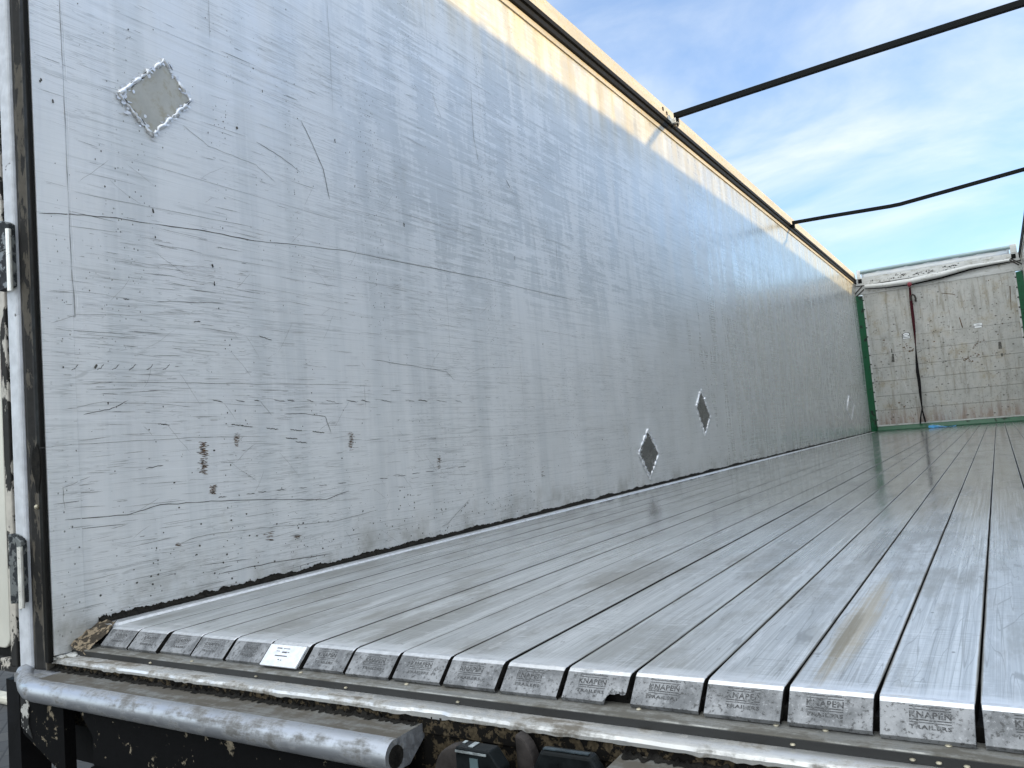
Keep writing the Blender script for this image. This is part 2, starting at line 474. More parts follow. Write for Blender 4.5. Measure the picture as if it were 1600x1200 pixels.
M_wall = side_wall_mat('aluminium_wall')
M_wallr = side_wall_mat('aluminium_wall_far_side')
M_plank = plank_mat('planed_aluminium')
M_nose = nose_mat('oxidised_nose')
M_edge = worn_metal('worn_bright_edge', (0.80, 0.81, 0.83), (0.26, 0.26, 0.265), 0.42, 0.38, 0.8, (60, 60, 60))
M_print = flat('faded_print', (0.10, 0.10, 0.11), 0.8, 0.0, 0.5, 120, 0)
M_stamp = chipped('worn_stamp', (0.055, 0.055, 0.057), (0.20, 0.205, 0.21), 0.47, 160, 0.6, 0.2)  # dark worn lettering on the plank noses
M_scratch = flat('scratch', (0.26, 0.26, 0.255), 0.7, 0.2, 0.5, 40, 0)
M_gouge_shade = flat('gouge_and_weld_shade', (0.065, 0.062, 0.057), 0.8, 0.0, 0.4, 40, 0)  # also draws the painted recess shadow along the weld beads
M_scratchl = flat('bright_scratch', (0.80, 0.81, 0.82), 0.4, 0.4, 0.1, 40, 0)
M_rust = flat('brown_smudge', (0.10, 0.058, 0.03), 0.85, 0, 0.6, 90, 0.2)
M_smut = flat('dark_smut', (0.09, 0.085, 0.075), 0.8, 0, 0.6, 40, 0)
M_weld = worn_metal('weld_bead', (0.80, 0.81, 0.83), (0.10, 0.10, 0.10), 0.35, 0.38, 0.8, (60, 60, 60))
M_patch = worn_metal('patch_plate', (0.45, 0.445, 0.41), (0.33, 0.31, 0.25), 0.50, 0.5, 0.3, (9, 9, 9))
M_patchm = worn_metal('bare_patch_plate', (0.26, 0.255, 0.25), (0.17, 0.16, 0.155), 0.4, 0.24, 0.9, (6, 6, 14))
M_cream = worn_metal('top_rail_metal', (0.55, 0.50, 0.42), (0.42, 0.33, 0.20), 0.48, 0.5, 0.4, (40, 1.5, 12))
M_black = flat('black_rubber', (0.006, 0.0056, 0.005), 0.6, 0, 0.4, 40, 0.2)
M_bow = flat('dark_bow_paint', (0.006, 0.007, 0.007), 0.55, 0.1, 0.4, 22, 0.15)
M_grime = flat('black_grime', (0.012, 0.011, 0.0095), 0.95, 0, 0.6, 60, 0.6)
M_silt = chipped('tan_silt', (0.27, 0.21, 0.14), (0.045, 0.033, 0.02), 0.55, 45, 0.9)
M_green = chipped('green_paint', (0.006, 0.095, 0.037), (0.02, 0.025, 0.02), 0.30, 9, 0.4)
M_board = board_mat('grimy_white_board')
M_whitem = worn_metal('dirty_white_rail', (0.60, 0.60, 0.58), (0.24, 0.22, 0.17), 0.45, 0.5, 0.15, (2.0, 9, 20))
M_tubeg = worn_metal('pale_green_grey_tube', (0.26, 0.34, 0.35), (0.13, 0.18, 0.18), 0.3, 0.35, 0.5, (3, 40, 40))
M_seal = chipped('weathered_brown_seal', (0.085, 0.074, 0.058), (0.012, 0.011, 0.010), 0.56, 21, 0.85, 0, 0.35)
M_postw = chipped('grey_white_post_paint', (0.60, 0.62, 0.66), (0.12, 0.12, 0.12), 0.10, 12, 0.5)
M_doorp = chipped('flaking_cream_paint', (0.52, 0.48, 0.42), (0.016, 0.014, 0.012), 0.58, 16, 0.55, 0, 0.5)
M_panel = flat('cream_door_panel', (0.62, 0.60, 0.53), 0.5, 0, 0.12, 3, 0.05)
M_hinge = chipped('worn_hinge_steel', (0.17, 0.18, 0.18), (0.035, 0.04, 0.045), 0.5, 30, 0.45, 0.4)
M_pin = flat('bare_hinge_pin', (0.78, 0.77, 0.72), 0.35, 0.5, 0.1, 30, 0.05)
M_ledge = worn_metal('sill_ledge_metal', (0.35, 0.35, 0.335), (0.075, 0.068, 0.054), 0.66, 0.42, 0.7)
M_lip = worn_metal('sill_lip_metal', (0.66, 0.66, 0.65), (0.085, 0.068, 0.045), 0.58, 0.35, 0.75, (1.2, 60, 60))
M_step = worn_metal('sill_step_dark', (0.022, 0.022, 0.022), (0.016, 0.015, 0.013), 0.4, 0.7, 0.05)
M_rusty = chipped('rust_on_black', (0.010, 0.009, 0.008), (0.085, 0.066, 0.042), 0.46, 60, 0.9)
M_shelf = worn_metal('muddy_shelf', (0.20, 0.20, 0.19), (0.06, 0.05, 0.036), 0.70, 0.55, 0.4, (2.5, 60, 60))
M_buffer = worn_metal('buffer_tube_metal', (0.46, 0.48, 0.52), (0.085, 0.08, 0.07), 0.56, 0.40, 0.8, (3, 30, 30))
M_beam = chipped('black_beam_paint', (0.004, 0.004, 0.0045), (0.26, 0.22, 0.16), 0.22, 26, 0.7)
M_chip = chipped('flaked_white_on_black', (0.50, 0.49, 0.46), (0.012, 0.012, 0.012), 0.55, 26, 0.6)
M_lock = flat('black_lock_steel', (0.008, 0.010, 0.011), 0.35, 0.2, 0.4, 40, 0.1)
M_lockw = flat('rubbed_lock_edge', (0.42, 0.46, 0.47), 0.35, 0.7, 0.4, 60, 0.1)
M_lockb = flat('brownish_latch_steel', (0.04, 0.035, 0.033), 0.6, 0.2, 0.5, 20, 0.2)
M_rivet = flat('rivet_metal', (0.42, 0.38, 0.29), 0.45, 0.6, 0.4, 80, 0.1)
M_bolt = flat('dark_bolt', (0.05, 0.045, 0.04), 0.6, 0.3, 0.4, 80, 0.1)
M_strap = flat('maroon_strap', (0.048, 0.010, 0.014), 0.8, 0, 0.4, 60, 0.3)
M_strapk = flat('black_strap', (0.012, 0.011, 0.012), 0.85, 0, 0.4, 60, 0.3)
M_redwrap = flat('red_wrap', (0.17, 0.02, 0.03), 0.6, 0, 0.3, 60, 0.2)
M_blue = flat('blue_plastic', (0.05, 0.27, 0.55), 0.35, 0, 0.3, 12, 0.1)
M_bluel = flat('pale_blue_plastic', (0.30, 0.52, 0.62), 0.35, 0, 0.3, 12, 0.1)
M_sticker = flat('white_sticker', (0.80, 0.81, 0.82), 0.4, 0, 0.05, 60, 0)
M_ink = flat('black_ink', (0.02, 0.02, 0.02), 0.6, 0, 0.2, 60, 0)
M_plate = worn_metal('white_label_plate', (0.80, 0.82, 0.86), (0.40, 0.41, 0.42), 0.18, 0.4, 0.3, (80, 80, 80))
M_pave = paver_mat('yard_pavers')
M_concrete = flat('pale_concrete', (0.42, 0.40, 0.34), 0.9, 0, 0.25, 6, 0.3)
M_teal = flat('grey_teal_steel', (0.10, 0.15, 0.16), 0.5, 0.2, 0.3, 4, 0.1)
M_highlight = flat('teal_highlight', (0.03, 0.045, 0.055), 0.5, 0.2, 0.4, 30, 0.1)  # colour of the painted highlight on the lock housing
M_chassis = flat('chassis_black', (0.005, 0.005, 0.006), 0.6, 0.1, 0.5, 10, 0.2)

# translucent white tarpaulin: daylight passes through it
M_tarp, tg, tb = newmat('white_tarpaulin')
tb.inputs['Base Color'].default_value = (0.82, 0.84, 0.86, 1)
tb.inputs['Roughness'].default_value = 0.5
tr = tg.n('ShaderNodeBsdfTranslucent'); tr.inputs[0].default_value = (0.86, 0.89, 0.92, 1)
mx = tg.n('ShaderNodeMixShader'); mx.inputs[0].default_value = 0.7
tg.l(tb.outputs[0], mx.inputs[1]); tg.l(tr.outputs[0], mx.inputs[2])
tg.l(mx.outputs[0], M_tarp.node_tree.nodes['Material Output'].inputs[0])

# ------------------------------------------------------------------ ground
bm = bmesh.new()
v = [bm.verts.new(c) for c in ((-900, -900, -1.25), (900, -900, -1.25), (900, 900, -1.25), (-900, 900, -1.25))]
bm.faces.new(v)
tag(link('yard', bm, M_pave), None, None, kind='structure')

# ------------------------------------------------------------------ left side wall
def dents(y, z):
    """slight buckling of the long sheet"""
    return 0.0

def weld_patch(parent, pts, plate, label, bead=0.014, side=0.0):
    """a diamond plate let into the wall with a lumpy weld all round; pts are (y,z)"""
    bm = bmesh.new()
    f = [bm.verts.new((side + 0.0035, y, z)) for y, z in pts]
    b = [bm.verts.new((side - 0.001, y, z)) for y, z in pts]
    bm.faces.new(f)
    for i in range(4):
        bm.faces.new((f[i], f[(i + 1) % 4], b[(i + 1) % 4], b[i]))
    pl = link('weld_patch', bm, plate, parent)
    pl['label'] = label
    bm = bmesh.new()
    for i in range(4):
        (y0, z0), (y1, z1) = pts[i], pts[(i + 1) % 4]
        n = max(6, int(math.hypot(y1 - y0, z1 - z0) / 0.008))
        P, rr = [], []
        for k in range(n + 1):
            t = k / n
            P.append((side + 0.002, y0 + (y1 - y0) * t + random.uniform(-.0022, .0022), z0 + (z1 - z0) * t + random.uniform(-.0022, .0022)))
            rr.append(bead * random.choice((.22, .4, .55, .7, .85)) * random.uniform(.8, 1.1))
        tube(bm, P, rr, 8)
        # spatter and ground-back smears either side of the bead
        cy_ = sum(q[0] for q in pts) / 4; cz_ = sum(q[1] for q in pts) / 4
        for k in range(int(n * 1.6)):
            t = random.random()
            yy, zz = y0 + (y1 - y0) * t, z0 + (z1 - z0) * t
            inn = random.gauss(0, .085)
            yy += (cy_ - yy) * inn; zz += (cz_ - zz) * inn
            blob(bm, yy, zz, random.uniform(.002, .010), random.uniform(.002, .007), lambda u, v: (side + .0041 + random.uniform(0, .0014), u, v), 0, 8)
        for k in range(5):  # dark lines beside the bead paint in its recess shadow
            t = random.random() * .8; e = t + random.uniform(.08, .2)
            off = random.choice((-.06, -.03, .05, .07))
            q = []
            for j in range(4):
                a = t + (e - t) * j / 3
                yy, zz = y0 + (y1 - y0) * a, z0 + (z1 - z0) * a
                q.append((yy + (cy_ - yy) * off + random.uniform(-.001, .001), zz + (cz_ - zz) * off + random.uniform(-.001, .001)))
            ribbon(bm, q, random.uniform(.0015, .0035), lambda u, v: (side + .0058, u, v), 1, .4)
    KEEP.append(bm)
    link('weld_bead', bm, [M_weld, M_gouge_shade], pl, smooth=True, angle=80)
    return pl

LW = thing('side_wall', 'long scratched aluminium side wall with diamond weld patches and a sunlit top rail', 'wall')
YR = -0.108                                     # rear end of the wall
SEAM = -0.030
bm = bmesh.new()
# sheet: main panel and the narrow end profile standing 2 mm prouder
box(bm, -0.03, 0.0, SEAM, LEN - 0.0, -0.03, 2.615)
box(bm, -0.03, 0.0025, YR, SEAM - 0.0015, -0.045, 2.615)
bm.faces.ensure_lookup_table()

def on_wall(off=0.0):
    o = 0.0006 + random.uniform(0, 0.0006) + off
    def f(u, v):
        return (o + (0.0025 if u < SEAM else 0.0), u, v)
    return f

MARK = bmesh.new()
def scr(pxs, w=0.002, mi=0, jit=0.3, sub=6):
    """scratch given by pixels of the photograph"""
    q = [wall(*p) for p in pxs]
    out = []
    for (a, b), (c, e) in zip(q, q[1:]):
        for k in range(sub):
            t = k / sub
            out.append((a + (c - a) * t + random.uniform(-.0012, .0012), b + (e - b) * t + random.uniform(-.0012, .0012)))
    out.append(q[-1])
    at = on_wall()
    ribbon(MARK, out, w * (0.56 if mi != 3 else 0.62), at, mi, jit)

def wob(u, v, length, ang, w, mi, n=5, bend=0.04):
    pts = []
    a = ang
    for k in range(n):
        pts.append((u, v))
        u += math.cos(a) * length / n; v += math.sin(a) * length / n
        a += random.uniform(-bend, bend)
    ribbon(MARK, pts, w, on_wall(), mi, 0.4)

# long gouges that can be told apart in the photograph
scr([(60, 333), (110, 335), (170, 339), (240, 350)], 0.003, 1)
scr([(240, 350), (320, 361), (400, 377)], 0.0042, 1)
scr([(400, 377), (450, 381), (540, 392), (640, 412), (760, 436), (900, 470)], 0.0026, 1)
scr([(115, 300), (250, 327), (400, 356)], 0.0016)
scr([(470, 188), (490, 230), (505, 265), (515, 312)], 0.0035, 1)
scr([(400, 222), (440, 246), (470, 270)], 0.0025, 1)
scr([(285, 195), (325, 228), (400, 258), (430, 285)], 0.0022)
scr([(330, 626), (420, 625), (520, 627), (640, 626), (740, 627)], 0.0012, 2)
for k in range(14):
    x = 337 + k * 29 + random.uniform(-6, 6)
    scr([(x, 625), (x + random.uniform(8, 18), 627 + random.uniform(-1, 2))], 0.003 + random.random() * .002, 1)
for x, y in ((255, 662), (370, 663), (385, 665), (425, 669), (462, 671), (497, 674), (455, 684), (470, 690)):
    scr([(x - 9, y), (x, y + 1), (x + 10, y + 2)], 0.0042, 1)
for x, y in ((348, 776), (392, 771), (410, 768), (438, 765), (474, 762), (505, 758), (535, 754), (600, 747), (628, 743), (650, 739), (672, 736), (703, 731), (722, 729)):
    scr([(x - 7, y + 1), (x + 6, y)], 0.0034, 1)
scr([(444, 647), (470, 646), (508, 651), (517, 676)], 0.003, 1)
scr([(405, 625), (425, 650)], 0.002)
scr([(100, 812), (200, 804), (250, 789), (330, 783), (420, 781), (510, 780), (545, 767)], 0.003, 1)
scr([(280, 850), (310, 838), (340, 833), (420, 824), (520, 815), (590, 797)], 0.0025)
scr([(340, 897), (420, 880), (520, 865)], 0.003, 1)
scr([(130, 597), (250, 598), (400, 600), (550, 601)], 0.0022)
scr([(130, 600), (180, 597)], 0.002)
scr([(580, 562), (640, 571), (697, 581), (710, 594)], 0.0022, 1)
scr([(735, 582), (755, 575), (800, 574)], 0.002)
scr([(690, 823), (700, 818), (733, 780)], 0.002, 1)
scr([(405, 525), (414, 528), (425, 532)], 0.004, 1)
scr([(130, 648), (170, 640), (200, 626)], 0.0028, 1)
scr([(60, 700), (110, 695), (300, 684), (420, 682)], 0.0016)
scr([(100, 640), (160, 628), (250, 631), (300, 636)], 0.0016)
scr([(80, 505), (120, 492), (210, 492), (330, 490)], 0.0014)
scr([(100, 797), (97, 763), (140, 745)], 0.0018)
scr([(228, 732), (255, 727)], 0.004, 1)
scr([(620, 690), (680, 685), (800, 680), (960, 668)], 0.0018)
scr([(620, 705), (700, 699), (850, 688)], 0.0014)
scr([(193, 467), (202, 468)], 0.004, 1); scr([(245, 471), (265, 471), (350, 474)], 0.0022, 1)
scr([(302, 503), (313, 502)], 0.005, 1)
for x in (117, 157, 181, 207, 234, 260):
    scr([(x - 6, 578), (x, 575), (x + 5, 569)], 0.0028, 1)
scr([(790, 280), (797, 294)], 0.006, 1)
scr([(957, 285), (962, 320), (968, 385)], 0.003, 0)
scr([(800, 300), (812, 335)], 0.0022, 0)
scr([(868, 378), (871, 420)], 0.003, 1)
scr([(735, 130), (740, 215), (748, 255)], 0.0035, 0)
scr([(675, 145), (681, 165), (690, 185)], 0.0028, 0)
scr([(510, 0), (515, 70), (520, 180)], 0.0014, 0)
scr([(738, 60), (760, 260), (830, 330), (845, 480)], 0.0012, 0)
scr([(1320, 620), (1326, 648), (1328, 658)], 0.004, 2)

# vertical hairlines where the sheet is welded to the posts behind it
for y in (0.43, 1.0, 1.55, 2.1, 2.7, 3.35, 4.1, 4.6, 5.2, 6.0, 6.9, 8.1, 9.4, 11.0):
    z = 2.5
    while z > 0.3:
        ln = random.uniform(.1, .5)
        if random.random() < .45:
            wob(y + random.uniform(-.004, .004), z, ln, -math.pi / 2, 0.0008, 0, 6, 0.02)
        z -= ln + random.uniform(.02, .3)

# fine, mostly level scratches all over, thickest low down near the doors
for k in range(1900):
    y = -0.1 + abs(random.gauss(0, 1.3)) if random.random() < .7 else random.uniform(0, 9)
    z = random.uniform(0.02, 1.0) if random.random() < .72 else random.uniform(0.9, 2.3)
    ln = random.choice((.015, .03, .05, .09, .16)) * random.uniform(.6, 1.4)
    wob(y, z, ln, random.gauss(0, .04), random.choice((.0004, .0005, .0007, .0010)), 0 if random.random() < .8 else 1, 5, .02)
for k in range(190):
    y = random.uniform(-.05, 7); z = random.uniform(0.9, 2.3)
    wob(y, z, random.uniform(.3, 1.5), random.gauss(0, .02), random.choice((.0003, .0005, .0006)), random.choice((0, 0, 2)), 9, 0.003)
for k in range(70):
    y = random.uniform(-.05, 2.0); z = random.uniform(0.05, 1.3)
    wob(y, z, random.uniform(.03, .16), random.choice((-1, 1)) * random.uniform(.4, 1.0), .0006, 0, 6, 0.15)
# black specks, many of them in vertical runs
for y0 in (-.06, 0.06, 0.16, 0.40, 0.43, 0.75, 0.98, 1.02, 1.25, 1.45, 1.9, 2.4, 3.0):
    for k in range(18):
        z = random.uniform(0.1, 1.9)
        s = random.choice((.0009, .0012, .0015, .0022))
        blob(MARK, y0 + random.gauss(0, .008), z, s, s * random.uniform(1, 1.8), on_wall(), 1)
for k in range(420):
    y = -0.1 + abs(random.gauss(0, 1.5)); z = random.uniform(0.0, 2.0)
    s = random.choice((.0007, .0010, .0012, .0017))
    blob(MARK, y, z, s, s * random.uniform(.8, 1.8), on_wall(), 1)
for k in range(260):
    y = random.uniform(0, 2.2); z = abs(random.gauss(0.0, .13)) + .01
    s = random.choice((.0014, .002, .003))
    blob(MARK, y, z, s * 1.3, s, on_wall(), 1)
for x, y, s in ((239, 330, 4.5), (242, 370, 3.5), (63, 124, 4), (82, 161, 4), (332, 415, 5), (335, 444, 4), (631, 351, 6), (370, 199, 5), (395, 108, 3), (150, 574, 4.5), (804, 403, 4), (848, 538, 4), (1035, 637, 8), (1036, 551, 6), (941, 687, 5), (870, 420, 3), (523, 221, 4), (554, 291, 3), (410, 143, 3)):
    yy, zz = wall(x, y)
    for k in range(3):
        blob(MARK, yy + random.gauss(0, .001), zz + random.gauss(0, .003), s * .0006, s * .0010, on_wall(), 1)
# brown scuffs made of short level strokes
for x, y0, y1, w, n in ((318, 690, 742, 8, 90), (370, 676, 698, 6, 26), (548, 676, 704, 6, 34), (686, 712, 733, 4, 26), (333, 758, 772, 7, 30), (278, 847, 853, 6, 12), (848, 725, 745, 4, 10), (420, 830, 845, 10, 12), (465, 835, 842, 10, 10)):
    for k in range(int(n * 1.8)):
        cx = x + random.gauss(0, w * .35); cy = random.uniform(y0, y1)
        a = random.uniform(.3, .9) * w * .5
        scr([(cx - a, cy), (cx + a, cy + random.uniform(-.5, .5))], random.uniform(.0012, .0035), 3 if random.random() < .8 else 1, .5, 2)

# the marks join the sheet: they are its surface
for a_, b_ in (((92, 0), (99, 130)), ((99, 130), (105, 300)), ((105, 300), (112, 420)), ((112, 420), (117, 495))):
    scr([a_, b_], 0.0034, 0, .8)
    scr([(a_[0] + 5, a_[1]), (b_[0] + 5, b_[1])], 0.0022, 2, .5)
MARK.faces.ensure_lookup_table()
tmp = bpy.data.meshes.new('marks_tmp')
for fc in MARK.faces: fc.material_index += 1
MARK.to_mesh(tmp); MARK.free()
bmesh.ops.recalc_face_normals(bm, faces=bm.faces)
bm.from_mesh(tmp)
bpy.data.meshes.remove(tmp)
KEEP.append(bm)
link('wall_sheet', bm, [M_wall, M_scratch, M_gouge_shade, M_scratchl, M_rust], LW)

weld_patch(LW, [wall(255, 95), wall(297, 158), wall(237, 212), wall(184, 148)], M_patch, 'beige diamond plate high up beside the door post', 0.011)
weld_patch(LW, [wall(1011, 672), wall(1029, 708), wall(1015, 747), wall(997, 707)], M_patchm, 'dark diamond plate just above the floor', 0.015)
weld_patch(LW, [wall(1094, 608), wall(1109, 650), wall(1101, 680), wall(1087, 637)], M_patchm, 'skewed dark diamond plate, second from the floor', 0.017)
weld_patch(LW, [wall(1326, 618), wall(1334, 633), wall(1330, 655), wall(1323, 640)], M_wall, 'faint diamond plate at the far end', 0.013)

def rail_set(parent, s, xo):
    """top rail, dark rubber trim; s = +1 inner side faces +x"""
    X = lambda a: xo + s * a
    bm = bmesh.new()
    pr = [(-0.05, 2.715), (0.004, 2.715), (0.010, 2.722), (0.004, 2.80), (-0.006, 2.832), (-0.05, 2.836)]
    extrude(bm, [(X(a), b) for a, b in pr], 'y', YR, LEN + 0.05, n=1)
    link('top_rail', bm, M_cream, parent)
    bm = bmesh.new()
    pr = [(-0.03, 2.6185), (0.020, 2.6185), (0.024, 2.624), (0.024, 2.650), (0.014, 2.656), (0.014, 2.668), (0.026, 2.674), (0.026, 2.700), (0.018, 2.712), (-0.03, 2.712)]
    extrude(bm, [(X(a), b) for a, b in pr], 'y', YR, LEN - 0.01, n=1)
    link('rubber_trim', bm, M_black, parent)
    bm = bmesh.new()
    box(bm, min(X(0.0035), X(0.0095)), max(X(0.0035), X(0.0095)), YR, LEN - 0.01, 2.585, 2.617)
    link('trim_flange', bm, M_cream, parent)

rail_set(LW, 1, 0.0)
# slots punched in the top rail near the bows
for px, py in ((1036, 170), (1042, 177)):
    p = ray_hit(px, py, 0, 0.008)
    bm = bmesh.new(); box(bm, 0.0065, 0.0115, p.y - .012, p.y + .006, p.z - .014, p.z + .012)
    link('rail_slot', bm, M_ink, LW)
# floor joint: aluminium fillet with black silt over it
bm = bmesh.new()
extrude(bm, [(0.001, -0.02), (0.060, -0.02), (0.060, -0.002), (0.052, 0.0035), (0.014, 0.0035), (0.004, 0.008), (0.001, 0.008)], 'y', 0.0, LEN - 0.1)
link('floor_fillet', bm, M_edge, LW)
bm = bmesh.new()
N = 1600
prev = None
hs = wd_ = 0.004
for i in range(N + 1):
    y = 0.0 + (i / N) ** 1.7 * (LEN - 0.15)
    hs = hs * .86 + .14 * random.uniform(-.012, .022); wd_ = wd_ * .9 + .1 * random.uniform(0, .014)
    h = 0.0125 + max(-0.003, hs) + random.uniform(0, .0015)
    wd = 0.001 + wd_
    ring = [bm.verts.new((0.0012, y, 0.004)), bm.verts.new((0.0012, y, h)), bm.verts.new((0.004, y, h * .8)), bm.verts.new((0.006 + wd, y, 0.008)), bm.verts.new((0.009 + wd, y, 0.0038))]
    if prev:
        for a in range(4): bm.faces.new((prev[a], prev[a + 1], ring[a + 1], ring[a]))
    prev = ring
link('black_silt', bm, M_grime, LW)

# rear post of the left wall: dark seal channel, painted post, hinges
bm = bmesh.new()
box(bm, -0.018, 0.0008, YR - 0.012, YR - 0.0006, -0.06, 2.70)
link('edge_seal', bm, M_black, LW, bevel=0.003)
bm = bmesh.new()
pr = [(-0.079, YR + 0.03), (-0.079, YR - 0.004), (-0.060, YR - 0.008), (-0.040, YR - 0.003), (-0.0195, YR - 0.006), (-0.0195, YR + 0.03)]
extrude(bm, pr, 'z', -0.10, 2.75, n=1)
link('seal_channel', bm, M_seal, LW)
bm = bmesh.new()
blob(bm, -0.018, 0.395, 0.022, 0.062, lambda u, v: (u, YR - 0.0135, v), 0, 12)
link('seal_tear', bm, M_grime, LW)
bm = bmesh.new()
box(bm, -0.128, -0.0795, YR - 0.014, YR + 0.06, -0.10, 2.85)
link('rear_post', bm, M_postw, LW, bevel=0.008, seg=3)
for z0, z1, lab in ((0.83, 1.005, 1), (0.075, 0.24, 0), (1.85, 2.02, 1)):
    bm = bmesh.new()
    zz = (z0 + z1) / 2
    pr = []
    for k in range(9): pr.append((-0.126 + .056 * k / 8, z1 - 0.018 * (k / 8) ** 2))
    pr += [(-0.070, z0 + 0.004), (-0.126, z0)]
    extrude(bm, [(a, b) for a, b in pr], 'y', YR - 0.030, YR - 0.0145)
    h = link('hinge', bm, M_hinge, LW, bevel=0.002)
    bm = bmesh.new()
    tube(bm, [(-0.073, YR - 0.030, z0 - 0.008), (-0.073, YR - 0.030, z1 - 0.03)], 0.0065, 10)
    link('hinge_pin', bm, M_pin, h, smooth=True)
    bm = bmesh.new()
    box(bm, -0.123, -0.084, YR - 0.033, YR - 0.0305, zz + 0.01, zz + 0.018)
    link('hinge_rib', bm, M_hinge, h)
bm = bmesh.new()
bmesh.ops.create_icosphere(bm, subdivisions=2, radius=0.006, matrix=Matrix.Translation((-0.034, YR - 0.008, 0.30)))
link('rivet', bm, M_rivet, LW, smooth=True)
# silt-covered timber wedge in the corner by the sill
bm = bmesh.new()
vs = []
random.seed(3)
for i in range(7):
    row = []
    for j in range(6):
        u = i / 6; w_ = j / 5
        x = 0.003 + 0.058 * w_
        y = 0.012 - 0.085 * u
        z = 0.012 - 0.058 * u * (0.7 + 0.3 * w_) - 0.004 * w_ + random.uniform(-.004, .004)
        row.append(bm.verts.new((x, y + random.uniform(-.003, .003), z)))
    vs.append(row)
for i in range(6):
    for j in range(5): bm.faces.new((vs[i][j], vs[i][j + 1], vs[i + 1][j + 1], vs[i + 1][j]))
link('silt_wedge', bm, M_silt, LW, smooth=True, angle=50)
random.seed(11)

# ------------------------------------------------------------------ right side wall
RW = thing('side_wall', 'opposite side wall in shade, only its dark top edge showing at the right', 'wall')
bm = bmesh.new()
box(bm, WID, WID + 0.03, YR, LEN, -0.03, 2.615)
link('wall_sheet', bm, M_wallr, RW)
rail_set(RW, -1, WID)
bm = bmesh.new()
extrude(bm, [(WID - a, b) for a, b in ((0.001, -0.02), (0.060, -0.02), (0.060, -0.002), (0.052, 0.0035), (0.020, 0.0035), (0.004, 0.022), (0.001, 0.022))], 'y', 0.0, LEN - 0.1)
link('floor_fillet', bm, M_edge, RW)
bm = bmesh.new()
box(bm, WID + 0.0795, WID + 0.128, YR - 0.014, YR + 0.06, -0.10, 2.85)
link('rear_post', bm, M_postw, RW, bevel=0.006)
bm = bmesh.new()
box(bm, WID + 0.0195, WID + 0.079, YR - 0.006, YR + 0.03, -0.10, 2.75)
link('seal_channel', bm, M_seal, RW)
bm = bmesh.new()
box(bm, WID - 0.0008, WID + 0.018, YR - 0.012, YR - 0.0006, -0.06, 2.70)
link('edge_seal', bm, M_black, RW, bevel=0.003)

# ------------------------------------------------------------------ floor planks
def text_mesh(body, size, extr=0.0, sp=1.0):
    cu = bpy.data.curves.new('stamp_text', 'FONT')
    cu.body = body; cu.size = size; cu.align_x = 'LEFT'; cu.resolution_u = 2; cu.offset = 0.022 * size; cu.space_character = sp
    ob = bpy.data.objects.new('stamp_text', cu)
    COL.objects.link(ob)
    dg = bpy.context.evaluated_depsgraph_get()
    me = bpy.data.meshes.new_from_object(ob.evaluated_get(dg))
    bpy.data.objects.remove(ob); bpy.data.curves.remove(cu)
    return me

NOSE_Y, NOSE_Z = -0.036, -0.034
sl_dir = Vector((0, NOSE_Y, NOSE_Z)).normalized()      # down the nose
nrm = Vector((0, sl_dir.z, -sl_dir.y))                 # outward
if nrm.y > 0: nrm = -nrm
SLEN = Vector((0, NOSE_Y, NOSE_Z)).length
def nose_pt(x, s, off=0.0006):
    """s = distance down the nose"""
    p = sl_dir * s + nrm * off
    return Vector((x, p.y, p.z))

def stamp_bm(x0):
    bm = bmesh.new()
    w = 0.046
    for s0, h in ((0.0085, .0012), (0.0125, .0010), (0.0255, .0012), (0.0290, .0008)):
        vs = [bm.verts.new(nose_pt(x, s)) for x, s in ((x0, s0), (x0 + w, s0), (x0 + w, s0 + h), (x0, s0 + h))]
        bm.faces.new(vs)
    for body, size, s_base, width in (('KNAPEN', 0.0115, 0.0235, w), ('TRAILERS', 0.0068, 0.0375, w)):
        me = text_mesh(body, size, sp=1.1)
        xs = [v.co.x for v in me.vertices]
        k = width / (max(xs) - min(xs)); m0 = min(xs)
        base = len(bm.verts)
        bm.verts.ensure_lookup_table()
        new = [bm.verts.new(nose_pt(x0 + (v.co.x - m0) * k, s_base - v.co.y)) for v in me.vertices]
        for p in me.polygons:
            try: bm.faces.new([new[i] for i in p.vertices])
            except ValueError: pass
        bpy.data.meshes.remove(me)
    return bm

